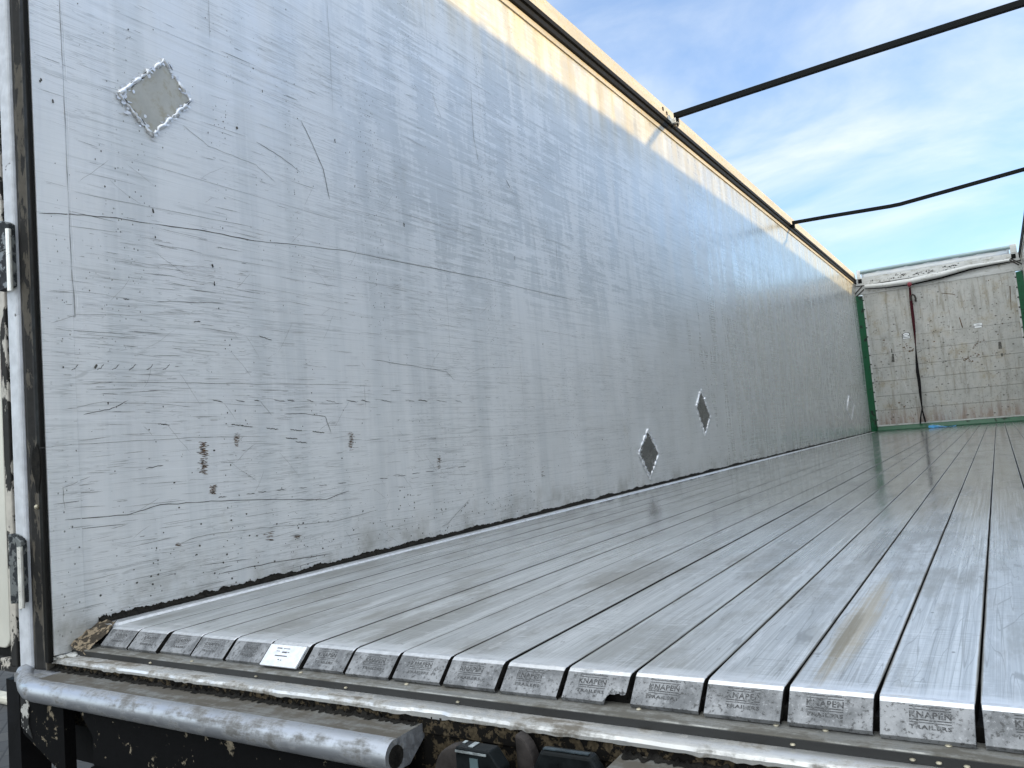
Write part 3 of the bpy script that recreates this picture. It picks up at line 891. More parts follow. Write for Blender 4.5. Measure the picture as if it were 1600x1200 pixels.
def plank_bm(w, broken=False, lg=LEN - 0.13):
    """deck plank, x from 0 to w; top at z=0, nose sloping down to the sill"""
    bm = bmesh.new()
    r = 0.0007
    T = 0.022
    ys = [0.010, 0.10, 0.3, 0.8, 2, 4, 7, 10, lg]
    def sec(y):
        e = 0.0015 * max(0, 1 - y / 0.10)             # rounded-in shoulders near the nose
        c = 0.0
        return [(e, y, -T), (e, y, -r - c), (e + r, y, -c), (w - e - r, y, -c), (w - e, y, -r - c), (w - e, y, -T)]
    rings = [[bm.verts.new(q) for q in sec(y)] for y in ys]
    for a, b in zip(rings, rings[1:]):
        for i in range(5): bm.faces.new((a[i], a[i + 1], b[i + 1], b[i])).material_index = 3 if i in (0, 4) else 0
    bm.faces.new(rings[-1])
    # worn rounding between top and nose, then the nose
    def nsec(y, z, e, th):
        return [(e, y + th * .6, z - th), (e, y, z - r), (e + r, y, z), (w - e - r, y, z), (w - e, y, z - r), (w - e, y + th * .6, z - th)]
    steps = [(0.002, -0.0006, .0020, .02, 2), (-0.005, -0.0040, .0024, .018, 2), (-0.008, -0.0072, .0026, .016, 1)]
    k = 6
    for i in range(1, k + 1):
        t = i / k
        steps.append((-0.008 + (NOSE_Y + 0.008) * t, -0.0072 + (NOSE_Z + 0.0072) * t, .0026 + .0006 * t, 0.016 - 0.010 * t, 1))
    last = rings[0]
    for y, z, e, th, mi in steps:
        cur = [bm.verts.new(q) for q in nsec(y, z, e, th)]
        for i in range(5):
            bm.faces.new((cur[i], cur[i + 1], last[i + 1], last[i])).material_index = 3 if i in (0, 4) else mi
        last = cur
    bm.faces.new(last).material_index = 1
    if broken:
        # the lower right corner is snapped off
        for fx in (.66, .70, .74, .78, .82, .86, .90, .94):
            nf = [f for f in bm.faces if f.calc_center_median().y < -0.006]
            geo = set(nf)
            for f in nf: geo.update(f.edges); geo.update(f.verts)
            bmesh.ops.bisect_plane(bm, geom=list(geo), plane_co=(w * fx, 0, 0), plane_no=(1, 0, 0))
        for v in bm.verts:
            if v.co.x > w * 0.68 and v.co.y < -0.020:
                lim = -0.0245 + random.uniform(-.0025, .002) if v.co.x > w * .73 else -0.031
                if v.co.y < lim:
                    t = (lim + 0.008) / (NOSE_Y + 0.008)
                    v.co.y = lim
                    v.co.z = max(v.co.z, -0.0072 + (NOSE_Z + 0.0072) * t)
    return bm

PL = [
    'plank running along the foot of the left wall, beside the silt-filled corner',
    'second floor plank from the left wall, its nose dull grey',
    'third floor plank from the left wall',
    'fourth floor plank from the left wall, two short of the white plate',
    'fifth floor plank from the left wall, just left of the white plate',
    'floor plank with a white label plate fixed on its nose',
    'floor plank just right of the one carrying the white label plate',
    'second floor plank to the right of the white label plate',
    'third floor plank to the right of the white label plate',
    'third floor plank to the left of the one with the broken nose',
    'second floor plank to the left of the one with the broken nose',
    'floor plank with the lower corner of its nose broken off',
    'floor plank just right of the one with the broken nose',
    'floor plank just left of the ochre stained one',
    'floor plank with a long ochre stain behind its nose',
    'floor plank just right of the ochre stained one, stamp sharply readable',
    'floor plank at the lower right corner, second to the right of the ochre stained one',
    'third floor plank to the right of the ochre stained one, seen only farther in',
    'fourth plank from the right wall, seen only near the front wall',
    'third plank from the right wall, seen only near the front wall',
    'second plank from the right wall, seen only near the front wall',
]
random.seed(5)
GAP = 0.0030
pm = None; sm = None
for k in range(21):
    x = X0 + k * PITCH + GAP / 2
    if k == 11:
        pb = link('deck_plank', plank_bm(PITCH - GAP, True), [M_plank, M_nose, M_edge, M_grime])
    elif pm is None:
        pb = link('deck_plank', plank_bm(PITCH - GAP), [M_plank, M_nose, M_edge, M_grime]); pm = pb
    else:
        pb = pm.copy(); COL.objects.link(pb)
    x += random.choice((-.0007, -.0004, 0, .0004, .0007))
    pb.location = (x, random.uniform(-.004, .004) if k != 14 else 0, random.uniform(-.0010, .0010))
    tag(pb, PL[k], 'plank', 'planks of the moving deck')
    if k != 5 and k < 18:
        if sm is None:
            sp_ = link('maker_stamp', stamp_bm(0.029), M_stamp, pb); sm = sp_
        else:
            sp_ = sm.copy(); COL.objects.link(sp_); sp_.parent = pb
        sp_.location = (random.uniform(-.006, .008), 0, 0)
    if k == 5:
        bm = bmesh.new()
        vs = []
        for o in (0.0008, 0.0048):
            vs.append([bm.verts.new(nose_pt(a, s, o)) for a, s in ((.004, .009), (.104, .009), (.104, .055), (.004, .055))])
        for i in range(4): bm.faces.new((vs[0][i], vs[0][(i + 1) % 4], vs[1][(i + 1) % 4], vs[1][i]))
        bm.faces.new(vs[1]); bm.faces.new(vs[0])
        lp = link('label_plate', bm, M_plate, pb, bevel=0.0008)
        bm = bmesh.new()
        for s, a, b, h in ((.016, .028, .042, .0022), (.0165, .046, .064, .0014), (.023, .030, .040, .0012), (.0235, .047, .060, .0032), (.024, .062, .067, .0015), (.032, .032, .066, .0022), (.040, .046, .050, .002), (.041, .054, .056, .002)):
            q = [bm.verts.new(nose_pt(c, t, .0052)) for c, t in ((a, s), (b, s), (b, s + h), (a, s + h))]
            bm.faces.new(q)
        link('faded_print', bm, M_print, lp)

# the dark gap seals under and between the planks
bm = bmesh.new()
box(bm, 0.062, WID - 0.062, 0.02, LEN - 0.11, -0.030, -0.0225)
box(bm, 0.003, WID - 0.003, -0.014, 0.019, -0.058, -0.0225)
sf = link('floor_bed', bm, M_black)
tag(sf, 'black bed of bearings and seals showing in the slits between the floor planks', 'floor bed')

# ------------------------------------------------------------------ rear sill
RS = thing('rear_sill', 'worn stepped metal sill with rusty edges across the rear of the floor', 'sill')
XA, XB = -0.0, WID + 0.0
bm = bmesh.new()
extrude(bm, [(-0.012, -0.060), (-0.012, -0.0405), (-0.064, -0.0405), (-0.0655, -0.042), (-0.0655, -0.060)], 'x', 0.002, XB - .002)
link('ledge', bm, M_ledge, RS)
bm = bmesh.new()
extrude(bm, [(-0.010, -0.064), (-0.010, -0.0605), (-0.0662, -0.0605), (-0.0662, -0.0425), (-0.0682, -0.0425), (-0.0682, -0.064)], 'x', 0.002, XB - .002)
link('ledge_face', bm, M_step, RS)
bm = bmesh.new()
# lip with a slightly wavering, hammered front edge
random.seed(21)
N = 260
prev = None
for i in range(N + 1):
    x = -0.016 + (XB + 0.03) * i / N
    j = random.uniform(-.0012, .0012) + 0.0015 * math.sin(x * 23) + (0.004 if 1.05 < x < 1.13 else 0)
    pr = [(-0.0685, -0.0535), (-0.094 + j, -0.0535), (-0.1005 + j, -0.0555), (-0.1035 + j, -0.060), (-0.1035 + j, -0.064 - abs(j)), (-0.0685, -0.0655)]
    ring = [bm.verts.new((x, a, b)) for a, b in pr]
    if prev:
        for a in range(6): bm.faces.new((prev[a], prev[(a + 1) % 6], ring[(a + 1) % 6], ring[a]))
    else: bm.faces.new(ring[::-1])
    prev = ring
bm.faces.new(prev)
link('lip', bm, M_lip, RS, smooth=True, angle=30)
bm = bmesh.new()
extrude(bm, [(-0.060, -0.20), (-0.060, -0.066), (-0.0985, -0.066), (-0.0985, -0.092), (-0.094, -0.095), (-0.094, -0.20)], 'x', -0.016, XB + 0.016)
link('rusty_face', bm, M_rusty, RS)
def buffer(xa, xb):
    bm = bmesh.new()
    cy, cz, r = -0.166, -0.103, 0.0245
    pr = [(-0.0945, -0.078)]
    pr += [(-0.135, -0.0785)]
    for k in range(15):
        a = R(80) + R(270 - 80 + 10) * k / 14
        pr.append((cy + r * math.cos(a) * 1.0, cz + r * math.sin(a)))
    pr += [(-0.135, -0.128), (-0.0945, -0.100)]
    extrude(bm, pr, 'x', xa, xb)
    for f in bm.faces:
        c = f.calc_center_median()
        f.material_index = 0 if (c.y < -0.158 or c.z < -0.1) else 1
    return link('buffer_tube', bm, [M_buffer, M_shelf], RS, smooth=True, angle=40)
for xa, xb, hx in ((0.035, 1.075, 1.0752), (1.425, WID - 0.035, 1.4248)):
    bt = buffer(xa, xb)
    e_ = xa if xa < 1 else xb
    o_ = -1 if xa < 1 else 1
    bm = bmesh.new()
    tube(bm, [(e_ - o_ * .004, -0.166, -0.103), (e_ + o_ * .03, -0.161, -0.104), (e_ + o_ * .065, -0.150, -0.101), (e_ + o_ * .10, -0.137, -0.096), (e_ + o_ * .135, -0.122, -0.086)], [.0245, .0243, .0238, .022, .020], 20)
    box(bm, min(e_, e_ + o_ * .13), max(e_, e_ + o_ * .13), -0.150, -0.099, -0.100, -0.0795)
    link('elbow', bm, M_buffer, bt, smooth=True)
    bm = bmesh.new()
    bmesh.ops.create_cone(bm, cap_ends=True, segments=20, radius1=0.017, radius2=0.017, depth=0.0012,
                          matrix=Matrix.Translation((hx, -0.166, -0.105)) @ Matrix.Rotation(R(90), 4, 'Y'))
    link('tube_bore', bm, M_grime, bt)
bm = bmesh.new()
random.seed(9)
# caked dirt at the root of the shelf
for xa, xb in ((-0.1, 1.07), (1.43, 2.5)):
    prev = None
    for i in range(240):
        x = xa + (xb - xa) * i / 239
        w_ = 0.008 + random.uniform(0, .012)
        ring = [bm.verts.new((x, -0.0992, -0.070 - random.uniform(0, .01))), bm.verts.new((x, -0.100 - w_ * .5, -0.0755)), bm.verts.new((x, -0.0995 - w_, -0.0772))]
        if prev:
            for a in range(2): bm.faces.new((prev[a], prev[a + 1], ring[a + 1], ring[a]))
        prev = ring
link('caked_dirt', bm, M_grime, RS)
# rivets on ledge and step
random.seed(4)
rm = None
for px, py in ((1213, 1133), (1482, 1165), (998, 1108), (810, 1085), (635, 1069), (470, 1051), (300, 1033), (1290, 1141)):
    p = ray_hit(px, py, 2, -0.040)
    if rm is None:
        bm = bmesh.new()
        bmesh.ops.create_uvsphere(bm, u_segments=10, v_segments=6, radius=0.0042, matrix=Matrix.Diagonal((1, 1, .5, 1)))
        rm = rv = link('rivet', bm, M_rivet, RS, smooth=True)
    else:
        rv = rm.copy(); COL.objects.link(rv); rv.parent = RS
    rv.location = (p.x, max(-0.061, p.y), -0.040)
for px, py in ((1466, 1182), (1510, 1190), (1238, 1156), (715, 1090), (540, 1064), (400, 1050), (235, 1029), (1425, 1179)):
    p = ray_hit(px, py, 1, -0.0684)
    rv = rm.copy(); COL.objects.link(rv); rv.parent = RS
    rv.location = (p.x, -0.0688, -0.0485); rv.scale = (.85, .85, .85)
# corner knob of weld at the foot of the wall
bm = bmesh.new()
for k in range(9):
    bmesh.ops.create_icosphere(bm, subdivisions=2, radius=random.uniform(.007, .012), matrix=Matrix.Translation((-0.010 + k * .005, -0.098 + k * .005 + random.uniform(-.005, .005), -0.054 + random.uniform(-.002, .003))) @ Matrix.Diagonal((1.3, 1, random.uniform(.4, .7), 1)))
for v_ in bm.verts: v_.co += Vector([random.uniform(-.0018, .0018) for _ in range(3)])
link('corner_weld', bm, M_whitem, RS, smooth=True)

# ------------------------------------------------------------------ under the sill
UF = thing('underframe', 'black steel rear frame with flaked paint below the bright buffer tube', 'vehicle frame')
bm = bmesh.new()
extrude(bm, [(-0.05, -0.24), (-0.05, -0.201), (-0.093, -0.201), (-0.150, -0.132), (-0.158, -0.135), (-0.158, -0.24)], 'x', 0.235, WID - 0.235)
box(bm, 0.235, WID - 0.235, -0.165, -0.05, -0.262, -0.2405)
link('rear_beam', bm, M_beam, UF)
bm = bmesh.new()
extrude(bm, [(0.235, -0.125), (0.16, -0.125), (0.235, -0.2)], 'y', -0.15, -0.10)
link('beam_gusset', bm, M_beam, UF)
bm = bmesh.new()
extrude(bm, [(-0.075, -0.129), (-0.075, -0.215), (0.10, -0.29), (0.10, -0.129)], 'y', -0.145, -0.12)
link('corner_plate', bm, M_beam, UF)
bm = bmesh.new()
extrude(bm, [(-0.076, -0.13), (-0.076, -0.20), (-0.030, -0.222), (-0.045, -0.19), (-0.040, -0.15), (-0.05, -0.13)], 'y', -0.1475, -0.1455)
link('flaked_edge', bm, M_chip, UF)
for s in (0, 1):
    bm = bmesh.new()
    xs = (-0.240, -0.180) if s == 0 else (WID + 0.180, WID + 0.240)
    box(bm, xs[0], xs[1], -0.10, -0.03, -0.85, -0.12)
    box(bm, min(xs[0], 0.0) if s == 0 else WID - .02, 0.02 if s == 0 else xs[1], -0.029, 0.05, -0.30, -0.125)
    link('corner_leg', bm, M_chassis, UF)
for xs in ((0.55, 0.70), (WID - 0.70, WID - 0.55)):
    bm = bmesh.new()
    box(bm, xs[0], xs[1], 0.02, LEN - 2, -0.55, -0.07)
    link('chassis_rail', bm, M_chassis, UF)
bm = bmesh.new()
box(bm, -0.02, WID + 0.02, -0.058, 0.10, -0.30, -0.0665)
link('crossmember', bm, M_chassis, UF)
bm = bmesh.new()
box(bm, 0.0, WID, 0.12, LEN, -0.066, -0.0585)
link('belly_plate', bm, M_chassis, UF)
bm = bmesh.new()
box(bm, 0.03, WID - 0.03, 0.25, 0.36, -0.95, -0.82)
link('underrun_bar', bm, M_beam, UF)
# tyres of the rear axle, far in under the floor
for s in (0, 1):
    for y in (3.1, 4.4):
        bm = bmesh.new()
        xc = 0.22 if s == 0 else WID - 0.22
        bmesh.ops.create_cone(bm, cap_ends=True, segments=36, radius1=0.5, radius2=0.5, depth=0.36,
                              matrix=Matrix.Translation((xc, y, -0.75)) @ Matrix.Rotation(R(90), 4, 'Y'))
        link('tyre', bm, M_black, UF, bevel=0.04)

# door lock in the gap between the buffer tubes
LK = thing('door_lock', 'black steel door catch in the gap between the buffer tubes', 'lock')
bm = bmesh.new()
LB = [ray_hit(a, b, 1, -0.165) for a, b in ((711, 1169), (763, 1173), (780, 1196))]
x0, x1, x2 = LB[0].x, LB[1].x, LB[2].x
zt = (LB[0].z + LB[1].z) / 2
prof = [(x0, zt), (x1, zt), (x2, zt - .022), (x2 + .002, zt - .075), (x0 - .002, zt - .075)]
extrude(bm, prof, 'y', -0.165, -0.138)
link('catch_block', bm, M_lock, LK, bevel=0.002)
bm = bmesh.new()
box(bm, x0 + .001, x1 - .004, -0.1672, -0.1655, zt - .0065, zt - .0035)
box(bm, x0 + .003, x0 + .008, -0.150, -0.142, zt + .0004, zt + .0014)
box(bm, x0 + .020, x0 + .028, -0.160, -0.142, zt + .0004, zt + .0014)
link('rubbed_edge', bm, M_lockw, LK)
bm = bmesh.new()
box(bm, x0 + .026, x0 + .040, -0.1672, -0.1655, zt - .035, zt - .012)
link('catch_tongue', bm, M_teal, LK)
bm = bmesh.new()
prof = []
for k in range(9):
    a = R(180) - R(90) * k / 8
    prof.append((x0 - .003 + .050 * math.cos(a), zt - .052 + .048 * math.sin(a)))
prof += [(x0 - .003, zt - .09), (x0 - .053, zt - .09)]
extrude(bm, prof, 'y', -0.152, -0.132)
link('catch_cheek', bm, M_lockb, LK, bevel=0.003)
bm = bmesh.new()
prof = []
for k in range(9):
    a = R(90) - R(90) * k / 8
    prof.append((x2 + .005 + .030 * math.cos(a), zt - .030 + .044 * math.sin(a)))
prof += [(x2 + .035, zt - .09), (x2 + .005, zt - .09)]
extrude(bm, prof, 'y', -0.128, -0.108)
link('catch_cheek', bm, M_lockb, LK, bevel=0.003)
BX = thing('lock_housing', 'dark rounded housing beside the door catch, partly under the right buffer tube', 'housing')
bm = bmesh.new()
q0 = ray_hit(845, 1172, 1, -0.15); q1 = ray_hit(922, 1183, 1, -0.15)
extrude(bm, [(q0.x - .035, q0.z - .06), (q0.x - .002, q0.z), (q1.x, q1.z), (q1.x + .012, q1.z - .02), (q1.x + .012, q1.z - .06)], 'y', -0.15, -0.128)
link('housing_body', bm, M_lock, BX, bevel=0.006, seg=3)
bm = bmesh.new()
extrude(bm, [(q0.x + .002, q0.z + .0005), (q1.x - .004, q1.z + .0005), (q1.x - .004, q1.z + .002), (q0.x + .002, q0.z + .002)], 'y', -0.148, -0.141)  # thin teal strip paints a blue highlight along the top edge
link('housing_highlight', bm, M_highlight, BX)

# ------------------------------------------------------------------ rear door, folded open to the left
RD = thing('rear_door', 'rear door swung open at the left, cream panel inside a flaking frame', 'door')
DY = YR + 0.012
bm = bmesh.new()
box(bm, -0.1445, -0.1295, DY - 0.016, DY + 0.05, -0.075, 2.80)
link('hinge_stile', bm, M_postw, RD, bevel=0.003)
bm = bmesh.new()
box(bm, -0.166, -0.145, DY - 0.002, DY + 0.05, -0.085, 2.80)
link('door_seal', bm, M_black, RD)
bm = bmesh.new()
box(bm, -0.197, -0.1665, DY - 0.012, DY + 0.05, -0.085, 2.80)
box(bm, -1.36, -0.197, DY - 0.012, DY + 0.05, -0.090, -0.068)
box(bm, -1.36, -0.197, DY - 0.012, DY + 0.05, 2.74, 2.80)
box(bm, -1.39, -1.36, DY - 0.012, DY + 0.05, -0.085, 2.80)
link('door_frame', bm, M_doorp, RD, bevel=0.003)
bm = bmesh.new()
box(bm, -1.358, -0.198, DY + 0.004, DY + 0.03, -0.067, 2.739)
link('panel_gasket', bm, M_black, RD)
bm = bmesh.new()
pr = []
rr = 0.03
xa, xb, za, zb = -1.34, -0.211, -0.045, 2.72
for cx, cz, a0 in ((xb - rr, za + rr, -90), (xb - rr, zb - rr, 0), (xa + rr, zb - rr, 90), (xa + rr, za + rr, 180)):
    for k in range(7):
        a = R(a0 + 90 * k / 6); pr.append((cx + rr * math.cos(a), cz + rr * math.sin(a)))
extrude(bm, pr, 'y', DY - 0.006, DY + 0.0035)
link('door_panel', bm, M_panel, RD, bevel=0.003)
bm = bmesh.new()
box(bm, -0.30, -0.145, DY - 0.016, DY - 0.0125, -0.096, -0.084)
link('bottom_strip', bm, M_doorp, RD)

# ------------------------------------------------------------------ front wall
FW = thing('front_wall', 'grimy white front wall of level boards in a green frame', 'wall')
F = LEN
bm = bmesh.new()
ys = F - 0.045
zs = [0.112, 0.36, 0.605, 0.86, 1.10, 1.345, 1.60, 2.42]
for i, (a, b) in enumerate(zip(zs, zs[1:])):
    gp = 0.0045 if i < 5 else 0.002
    extrude(bm, [(ys + 0.0, a + gp), (ys - 0.0, b - gp), (ys + 0.006, b - gp * .2), (ys + 0.03, b), (ys + 0.03, a), (ys + 0.006, a + gp * .2)], 'x', 0.098, WID - 0.098)
random.seed(31)
def on_front(u, v): return (u, ys - 0.0008 - random.uniform(0, .0006), v)
MK = bmesh.new()
def fr(pxs, w, mi=0):
    q = []
    for p in pxs:
        h = ray_hit(p[0], p[1], 1, ys); q.append((h.x, h.z))
    ribbon(MK, q, w, on_front, mi, .3)
fr([(1395, 553), (1395.5, 566)], 0.045)
fr([(1393, 545), (1393.5, 551)], 0.018)
fr([(1562, 534), (1563, 545)], 0.04); fr([(1565, 552), (1566, 557)], 0.025)
fr([(1499, 496), (1504, 512)], 0.016, 1)
fr([(1576, 447), (1578, 447), (1580, 485)], 0.012, 1)
fr([(1471, 458), (1492, 460)], 0.010, 1)
for k in range(130):
    x = random.uniform(.15, 2.3); z = random.uniform(.15, 2.35)
    s = random.choice((.003, .005, .008, .011))
    blob(MK, x, z, s * random.uniform(.6, 2.2), s, on_front, random.choice((0, 0, 0, 1)))
for k in range(120):
    x = random.uniform(.15, 2.3); z = random.uniform(.2, 2.35)
    a = random.uniform(-1.9, -1.2); ln = random.uniform(.03, .2)
    ribbon(MK, [(x, z), (x + math.cos(a) * ln / 2 + .004, z + math.sin(a) * ln / 2), (x + math.cos(a) * ln, z + math.sin(a) * ln)], random.uniform(.0015, .004), on_front, random.choice((1, 0, 0, 2)))
for px, py, r0 in ((1524, 553, .05), (1509, 560, .03), (1514, 563, .03), (1530, 535, .05), (1415, 541, .05), (1425, 548, .03)):
    h = ray_hit(px, py, 1, ys)
    for k in range(9): blob(MK, h.x + random.gauss(0, r0), h.z + random.gauss(0, r0 * .6), random.uniform(.006, .02), random.uniform(.005, .014), on_front, 1)
tmp = bpy.data.meshes.new('t')
for fc in MK.faces: fc.material_index += 1
MK.to_mesh(tmp); MK.free()
bmesh.ops.recalc_face_normals(bm, faces=bm.faces)
bm.from_mesh(tmp); KEEP.append(bm)
bpy.data.meshes.remove(tmp)
link('board_panel', bm, [M_board, M_smut, M_rust, M_scratchl], FW)
for s in (0, 1):
    X = (lambda a: a) if s == 0 else (lambda a: WID - a)
    bm = bmesh.new()
    extrude(bm, [(X(0.001), F - 0.001), (X(0.001), F - 0.16), (X(0.012), F - 0.16), (X(0.078), F - 0.075), (X(0.096), F - 0.05), (X(0.096), F - 0.001)], 'z', 0.0, 2.40)
    cp = link('corner_post', bm, M_green, FW)
    bm = bmesh.new()
    box(bm, min(X(0.09), X(.122)), max(X(.09), X(.122)), ys - 0.008, ys - 0.0015, 0.10, 2.40)
    link('panel_trim', bm, M_whitem, FW)
    for k in range(14):
        z = 0.2 + k * 0.163
        bm = bmesh.new()
        bmesh.ops.create_uvsphere(bm, u_segments=8, v_segments=5, radius=0.013, matrix=Matrix.Translation((X(0.104), ys - 0.009, z)) @ Matrix.Diagonal((1, .6, 1, 1)))
        link('bolt', bm, M_bolt, FW)
bm = bmesh.new()
extrude(bm, [(F - 0.002, 0.0), (F - 0.11, 0.0), (F - 0.11, 0.022), (F - 0.075, 0.080), (F - 0.06, 0.086), (F - 0.002, 0.086)], 'x', 0.097, WID - 0.097)
link('bottom_rail', bm, M_green, FW)
bm = bmesh.new()
box(bm, 0.097, WID - 0.097, ys - 0.018, ys + 0.02, 0.0865, 0.111)
link('panel_base_trim', bm, M_whitem, FW)
bm = bmesh.new()
box(bm, 0.002, WID - 0.002, F - 0.06, F + 0.02, 2.585, 2.715)
box(bm, 0.002, WID - 0.002, F - 0.05, F + 0.01, 2.422, 2.575)
link('head_beam', bm, M_whitem, FW)
bm = bmesh.new()
box(bm, 0.002, WID - 0.002, F - 0.066, F - 0.0, 2.5755, 2.5845)
for a, b in ((0.055, 0.115), (WID - 0.125, WID - 0.065)):
    box(bm, a, b, F - 0.066, F - 0.0605, 2.625, 2.70)
link('beam_dark_strip', bm, M_black, FW)  # black strip between the head beams, black block near each end
bm = bmesh.new()
random.seed(8)
def on_beam(u, v): return (u, F - 0.0615 - random.uniform(0, .0006), v)
for x0_, x1_, z_, n in ((0.66, 0.82, 2.665, 12), (0.93, 1.25, 2.64, 26), (1.38, 1.62, 2.67, 16), (0.2, 2.3, 2.62, 40)):
    for k in range(n):
        blob(bm, random.uniform(x0_, x1_), z_ + random.gauss(0, .012), random.uniform(.006, .022), random.uniform(.004, .010), on_beam)
link('beam_scuffs', bm, M_ink, FW)
def sticker(px, py, oval):
    h = ray_hit(px, py, 1, ys)
    bm = bmesh.new()
    def pt(u, v, o): return (h.x + u, ys - o, h.z + v)
    rx, rz = 0.062, 0.034
    if oval:
        for sc, mi, o, dz in ((1.0, 1, .003, .016), (0.80, 0, .0038, .016)):
            bm.faces.new([bm.verts.new(pt(rx * sc * math.cos(R(k * 15)), dz + rz * sc * math.sin(R(k * 15)), o)) for k in range(24)]).material_index = mi
        bm.faces.new([bm.verts.new(pt(u, v, .0046)) for u, v in ((-.03, .012), (.03, .017), (.03, .021), (-.03, .016))]).material_index = 1
        for a in (-.03, -.055):
            bm.faces.new([bm.verts.new(pt(u, v, .0035)) for u, v in ((-.055, a), (.055, a), (.055, a + .016), (-.055, a + .016))]).material_index = 0
            bm.faces.new([bm.verts.new(pt(u, v, .0030)) for u, v in ((-.062, a - .005), (.062, a - .005), (.062, a + .021), (-.062, a + .021))]).material_index = 1
    else:
        for a, b_, c in ((-.005, .03, .06), (-.042, -.016, .05)):
            bm.faces.new([bm.verts.new(pt(u, v, .0038)) for u, v in ((-c, a), (c, a), (c, b_), (-c, b_))]).material_index = 0
        bm.faces.new([bm.verts.new(pt(u, v, .0030)) for u, v in ((-.064, -.046), (.064, -.046), (.064, .034), (-.064, .034))]).material_index = 2
        bm.faces.new([bm.verts.new(pt(u, v, .0046)) for u, v in ((-.02, .008), (.035, .008), (.035, .016), (-.02, .016))]).material_index = 2
    KEEP.append(bm)
    st = link('sticker', bm, [M_sticker, M_ink, M_scratch], FW)
    return st
sticker(1416, 524, True)['label'] = 'white oval sticker with a black outline'
sticker(1528, 508, False)['label'] = 'small pale two-line sticker'

# ------------------------------------------------------------------ above the front wall
TB = thing('cover_tube', 'pale grey-green tube lying across above the front wall', 'tube')
bm = bmesh.new()
tube(bm, [(0.10, F - 0.02, 2.822), (1.24, F - 0.02, 2.824), (WID - 0.13, F - 0.02, 2.820)], 0.034, 14)
link('tube_bar', bm, M_tubeg, TB, smooth=True)
for a in (0.085, WID - 0.085):
    bm = bmesh.new()
    box(bm, a - .045, a + .012 if a < 1 else a + .045, F - 0.05, F + 0.01, 2.722, 2.862)
    link('end_bracket', bm, M_tarp if a < 1 else M_whitem, TB, bevel=.004)
TP = bmesh.new()
prev = None
for i in range(41):
    x = 0.115 + (WID - 0.26) * i / 40
    o = 0.010 * math.sin(i * .9) + 0.006 * math.sin(i * 2.3)
    ring = [TP.verts.new((x, F - 0.03 + o * k / 3, 2.716 + 0.094 * k / 3)) for k in range(4)]
    if prev:
        for a in range(3): TP.faces.new((prev[a], ring[a], ring[a + 1], prev[a + 1]))
    prev = ring
tp = link('cover_flap', TP, M_tarp, None, smooth=True)
so_ = tp.modifiers.new('thick', 'SOLIDIFY'); so_.thickness = 0.0012
tag(tp, 'bright white strip of tarpaulin between the pale tube and the front wall top', 'tarpaulin')

FB = thing('front_bow', 'bent white bar sagging across the top of the front wall, strap tied on', 'bar')
def fy(px, py, y): return ray_hit(px, py, 1, y)
yb = F - 0.13
bm = bmesh.new()
cpts = [fy(1351, 448, yb), fy(1385, 445, yb), fy(1424, 439, yb), fy(1470, 429, yb), fy(1515, 417, yb), fy(1550, 411, yb), fy(1577, 406.5, yb)]
tube(bm, cpts, [.035, .042, .052, .046, .034, .026, .022], 12)
link('bar', bm, M_whitem, FB, smooth=True)
bm = bmesh.new()
cq = [Vector((p.x, p.y + 0.012, p.z - r_)) for p, r_ in zip(cpts, (.036, .044, .054, .050, .038, .028, .024))]
tube(bm, cq, [.010, .013, .017, .022, .02, .013, .010], 8)
link('dark_underedge', bm, M_black, FB, smooth=True)
for pts in ((fy(1350, 452, yb), fy(1338, 464, F - .15)), (fy(1347, 447, yb), fy(1335, 461, F - .17)), (fy(1577, 406, yb), fy(1592, 414, F - .15)), (fy(1579, 404, yb), fy(1598, 413, F - .17))):
    bm = bmesh.new(); tube(bm, pts, 0.011, 8)
    link('end_strut', bm, M_bolt, FB, smooth=True)

# strap hanging from the bar
ST = thing('strap', 'twisted black and maroon lashing strap hanging down the front wall', 'strap')
def strap_piece(pix, ws, mat, name, y0, th=0.006):
    bm = bmesh.new()
    prev = None
    n = len(pix)
    for i, (px, py) in enumerate(pix):
        p = ray_hit(px, py, 1, y0)
        tw = ws[i]
        a = Vector((tw / 2, 0, 0)); d_ = Vector((0, -math.sqrt(max(0, .05 ** 2 - tw ** 2)) / 2, 0))
        q = [p - a - d_, p + a + d_, p + a + d_ + Vector((0, th, 0)), p - a - d_ + Vector((0, th, 0))]
        ring = [bm.verts.new(v_) for v_ in q]
        if prev:
            for k in range(4): bm.faces.new((prev[k], prev[(k + 1) % 4], ring[(k + 1) % 4], ring[k]))
        prev = ring
    return link(name, bm, mat, ST)
yS = F - 0.14
strap_piece([(1421.5, 449), (1422.5, 462), (1424, 475), (1427, 500), (1429, 520), (1430.5, 540)], [.030, .042, .048, .05, .036, .018], M_strap, 'webbing', yS)
strap_piece([(1430.5, 540), (1431.5, 555), (1433.5, 580), (1436, 595), (1438, 615), (1440, 632), (1441, 640)], [.018, .03, .05, .05, .042, .026, .024], M_strapk, 'webbing', yS)
strap_piece([(1440.5, 639), (1438.5, 652), (1438, 662)], [.02, .024, .03], M_strapk, 'webbing_tail', yS + .02)
strap_piece([(1440.5, 639), (1444, 652), (1446, 660)], [.02, .03, .026], M_strapk, 'webbing_tail', yS - .01)
bm = bmesh.new()
p = ray_hit(1421, 444.5, 1, F - 0.19)
bmesh.ops.create_uvsphere(bm, u_segments=14, v_segments=10, radius=0.036, matrix=Matrix.Translation(p) @ Matrix.Diagonal((1, .8, 1.15, 1)))
for v_ in bm.verts: v_.co += Vector((random.uniform(-.003, .003),) * 3)
link('red_wrap', bm, M_redwrap, ST, smooth=True, angle=80)
bm = bmesh.new()
tube(bm, [ray_hit(a, b, 1, yS - .02) for a, b in ((1423, 470), (1424, 462), (1426, 460), (1429, 462), (1430.5, 466), (1430.5, 471))], [.012, .013, .014, .014, .015, .018], 8)
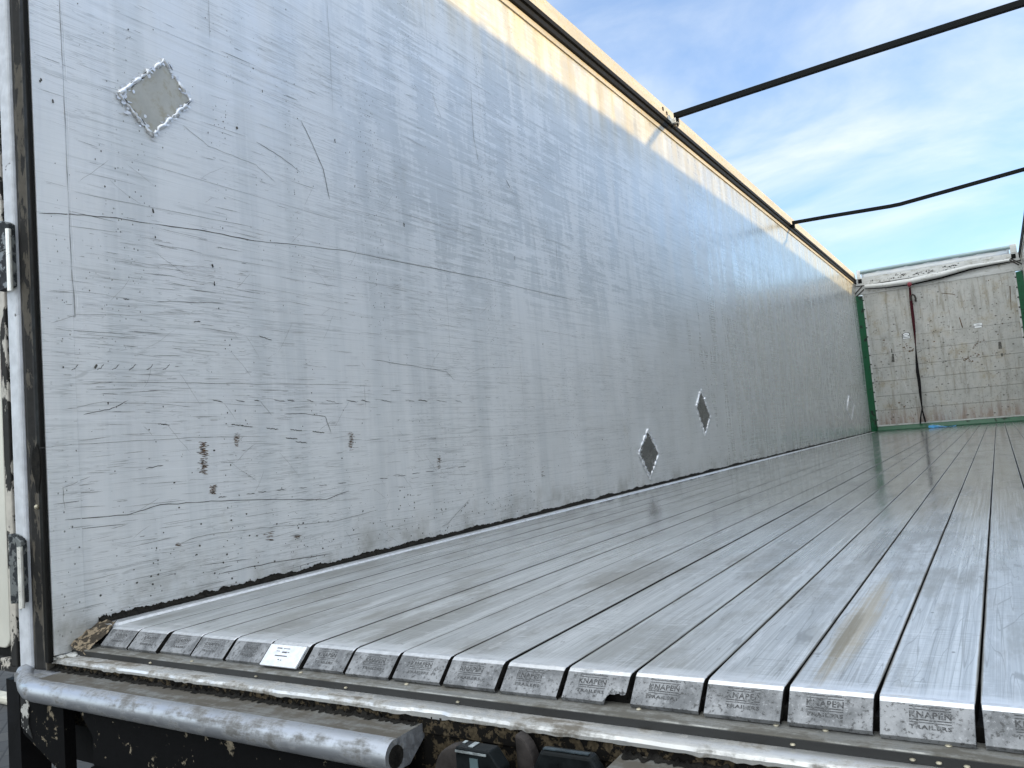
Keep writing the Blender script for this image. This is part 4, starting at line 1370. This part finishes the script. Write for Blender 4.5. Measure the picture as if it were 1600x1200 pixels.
link('hook', bm, M_bolt, ST, smooth=True)

# blue plastic scrap on the floor at the foot of the front wall
bm = bmesh.new()
random.seed(12)
N = 22
prev = None
a_ = ray_hit(1457, 670, 2, 0.0); b_ = ray_hit(1500, 668.5, 2, 0.0)
for i in range(N + 1):
    t = i / N
    x = 0.90 + 0.40 * t
    yc = F - 0.30 + 0.06 * math.sin(t * 3)
    w_ = 0.05 + 0.10 * math.sin(math.pi * min(1, t * .9 + .08)) + random.uniform(-.01, .01)
    ring = []
    for k in range(6):
        s = k / 5
        ring.append(bm.verts.new((x + random.uniform(-.006, .006), yc - w_ + 2 * w_ * s, 0.004 + 0.045 * math.sin(math.pi * s) * (0.5 + .5 * math.sin(t * 5 + 1)) + random.uniform(0, .008))))
    if prev:
        for k in range(5):
            bm.faces.new((prev[k], prev[k + 1], ring[k + 1], ring[k])).material_index = 1 if (t < .55 and k > 1) else 0
    prev = ring
sc_ = link('plastic_scrap', bm, [M_blue, M_bluel], None, smooth=True, angle=60)
tag(sc_, 'crumpled blue plastic scrap lying on the floor by the front wall', 'scrap')

# ------------------------------------------------------------------ roof bows
B1 = thing('roof_bow', 'straight dark roof bow, the nearer of the two, on a pale clamp', 'roof bow', 'roof bows across the open top')
def bar_bm(pts, w, h, y0):
    bm = bmesh.new()
    prev = None
    for i, (x, z) in enumerate(pts):
        q = [(x, y0 - w / 2, z - h / 2), (x, y0 + w / 2, z - h / 2), (x, y0 + w / 2, z + h / 2), (x, y0 - w / 2, z + h / 2)]
        ring = [bm.verts.new(v_) for v_ in q]
        if prev:
            for k in range(4): bm.faces.new((prev[k], prev[(k + 1) % 4], ring[(k + 1) % 4], ring[k]))
        else: bm.faces.new(ring[::-1])
        prev = ring
    bm.faces.new(prev)
    return bm
Y1 = 4.66; Y2 = 8.76
link('bar', bar_bm([(0.040, 2.752), (0.5, 2.766), (1.3, 2.787), (1.9, 2.798), (2.44, 2.806)], 0.032, 0.046, Y1), M_bow, B1, bevel=.005)
bm = bmesh.new(); box(bm, 0.0415, 0.0725, Y1 - .013, Y1 + .013, 2.690, 2.728)
link('bow_leg', bm, M_bow, B1)
bm = bmesh.new()
box(bm, 0.0115, 0.075, Y1 - .030, Y1 + .026, 2.686, 2.6895)
box(bm, 0.0115, 0.060, Y1 - .032, Y1 - .024, 2.690, 2.728)
box(bm, 0.0115, 0.018, Y1 - .060, Y1 + .030, 2.690, 2.742)
link('clamp', bm, M_pin, B1, bevel=.002)
bm = bmesh.new()
tube(bm, [(0.035, Y1 - .01, 2.662), (0.035, Y1 - .01, 2.686)], .014, 8)
tube(bm, [(0.060, Y1 + .005, 2.668), (0.060, Y1 + .005, 2.686)], .009, 8)
link('clamp_bolt', bm, M_bolt, B1)
B2 = thing('roof_bow', 'kinked dark roof bow, the farther of the two, on a short black leg', 'roof bow', 'roof bows across the open top')
link('bar', bar_bm([(0.035, 2.720), (0.4, 2.708), (0.8, 2.690), (1.12, 2.676), (1.22, 2.676), (1.32, 2.684), (1.8, 2.723), (2.44, 2.776)], 0.034, 0.040, Y2), M_bow, B2, bevel=.004)
bm = bmesh.new(); box(bm, 0.029, 0.062, Y2 - .016, Y2 + .016, 2.655, 2.6995)
link('bow_leg', bm, M_bow, B2)
for B, Yb, zz in ((B1, Y1, 2.783), (B2, Y2, 2.752)):
    bm = bmesh.new(); box(bm, WID - .065, WID - .035, Yb - .016, Yb + .016, zz - .085, zz)
    link('bow_leg', bm, M_bow, B)

# ------------------------------------------------------------------ yard behind, seen under the open door
bm = bmesh.new()
box(bm, -8.2, -4.40, 1.85, 1.97, -1.25, -1.20)
tag(link('concrete_kerb', bm, M_concrete, bevel=.02), 'pale concrete kerb on the dark yard, glimpsed below the open door', 'kerb')
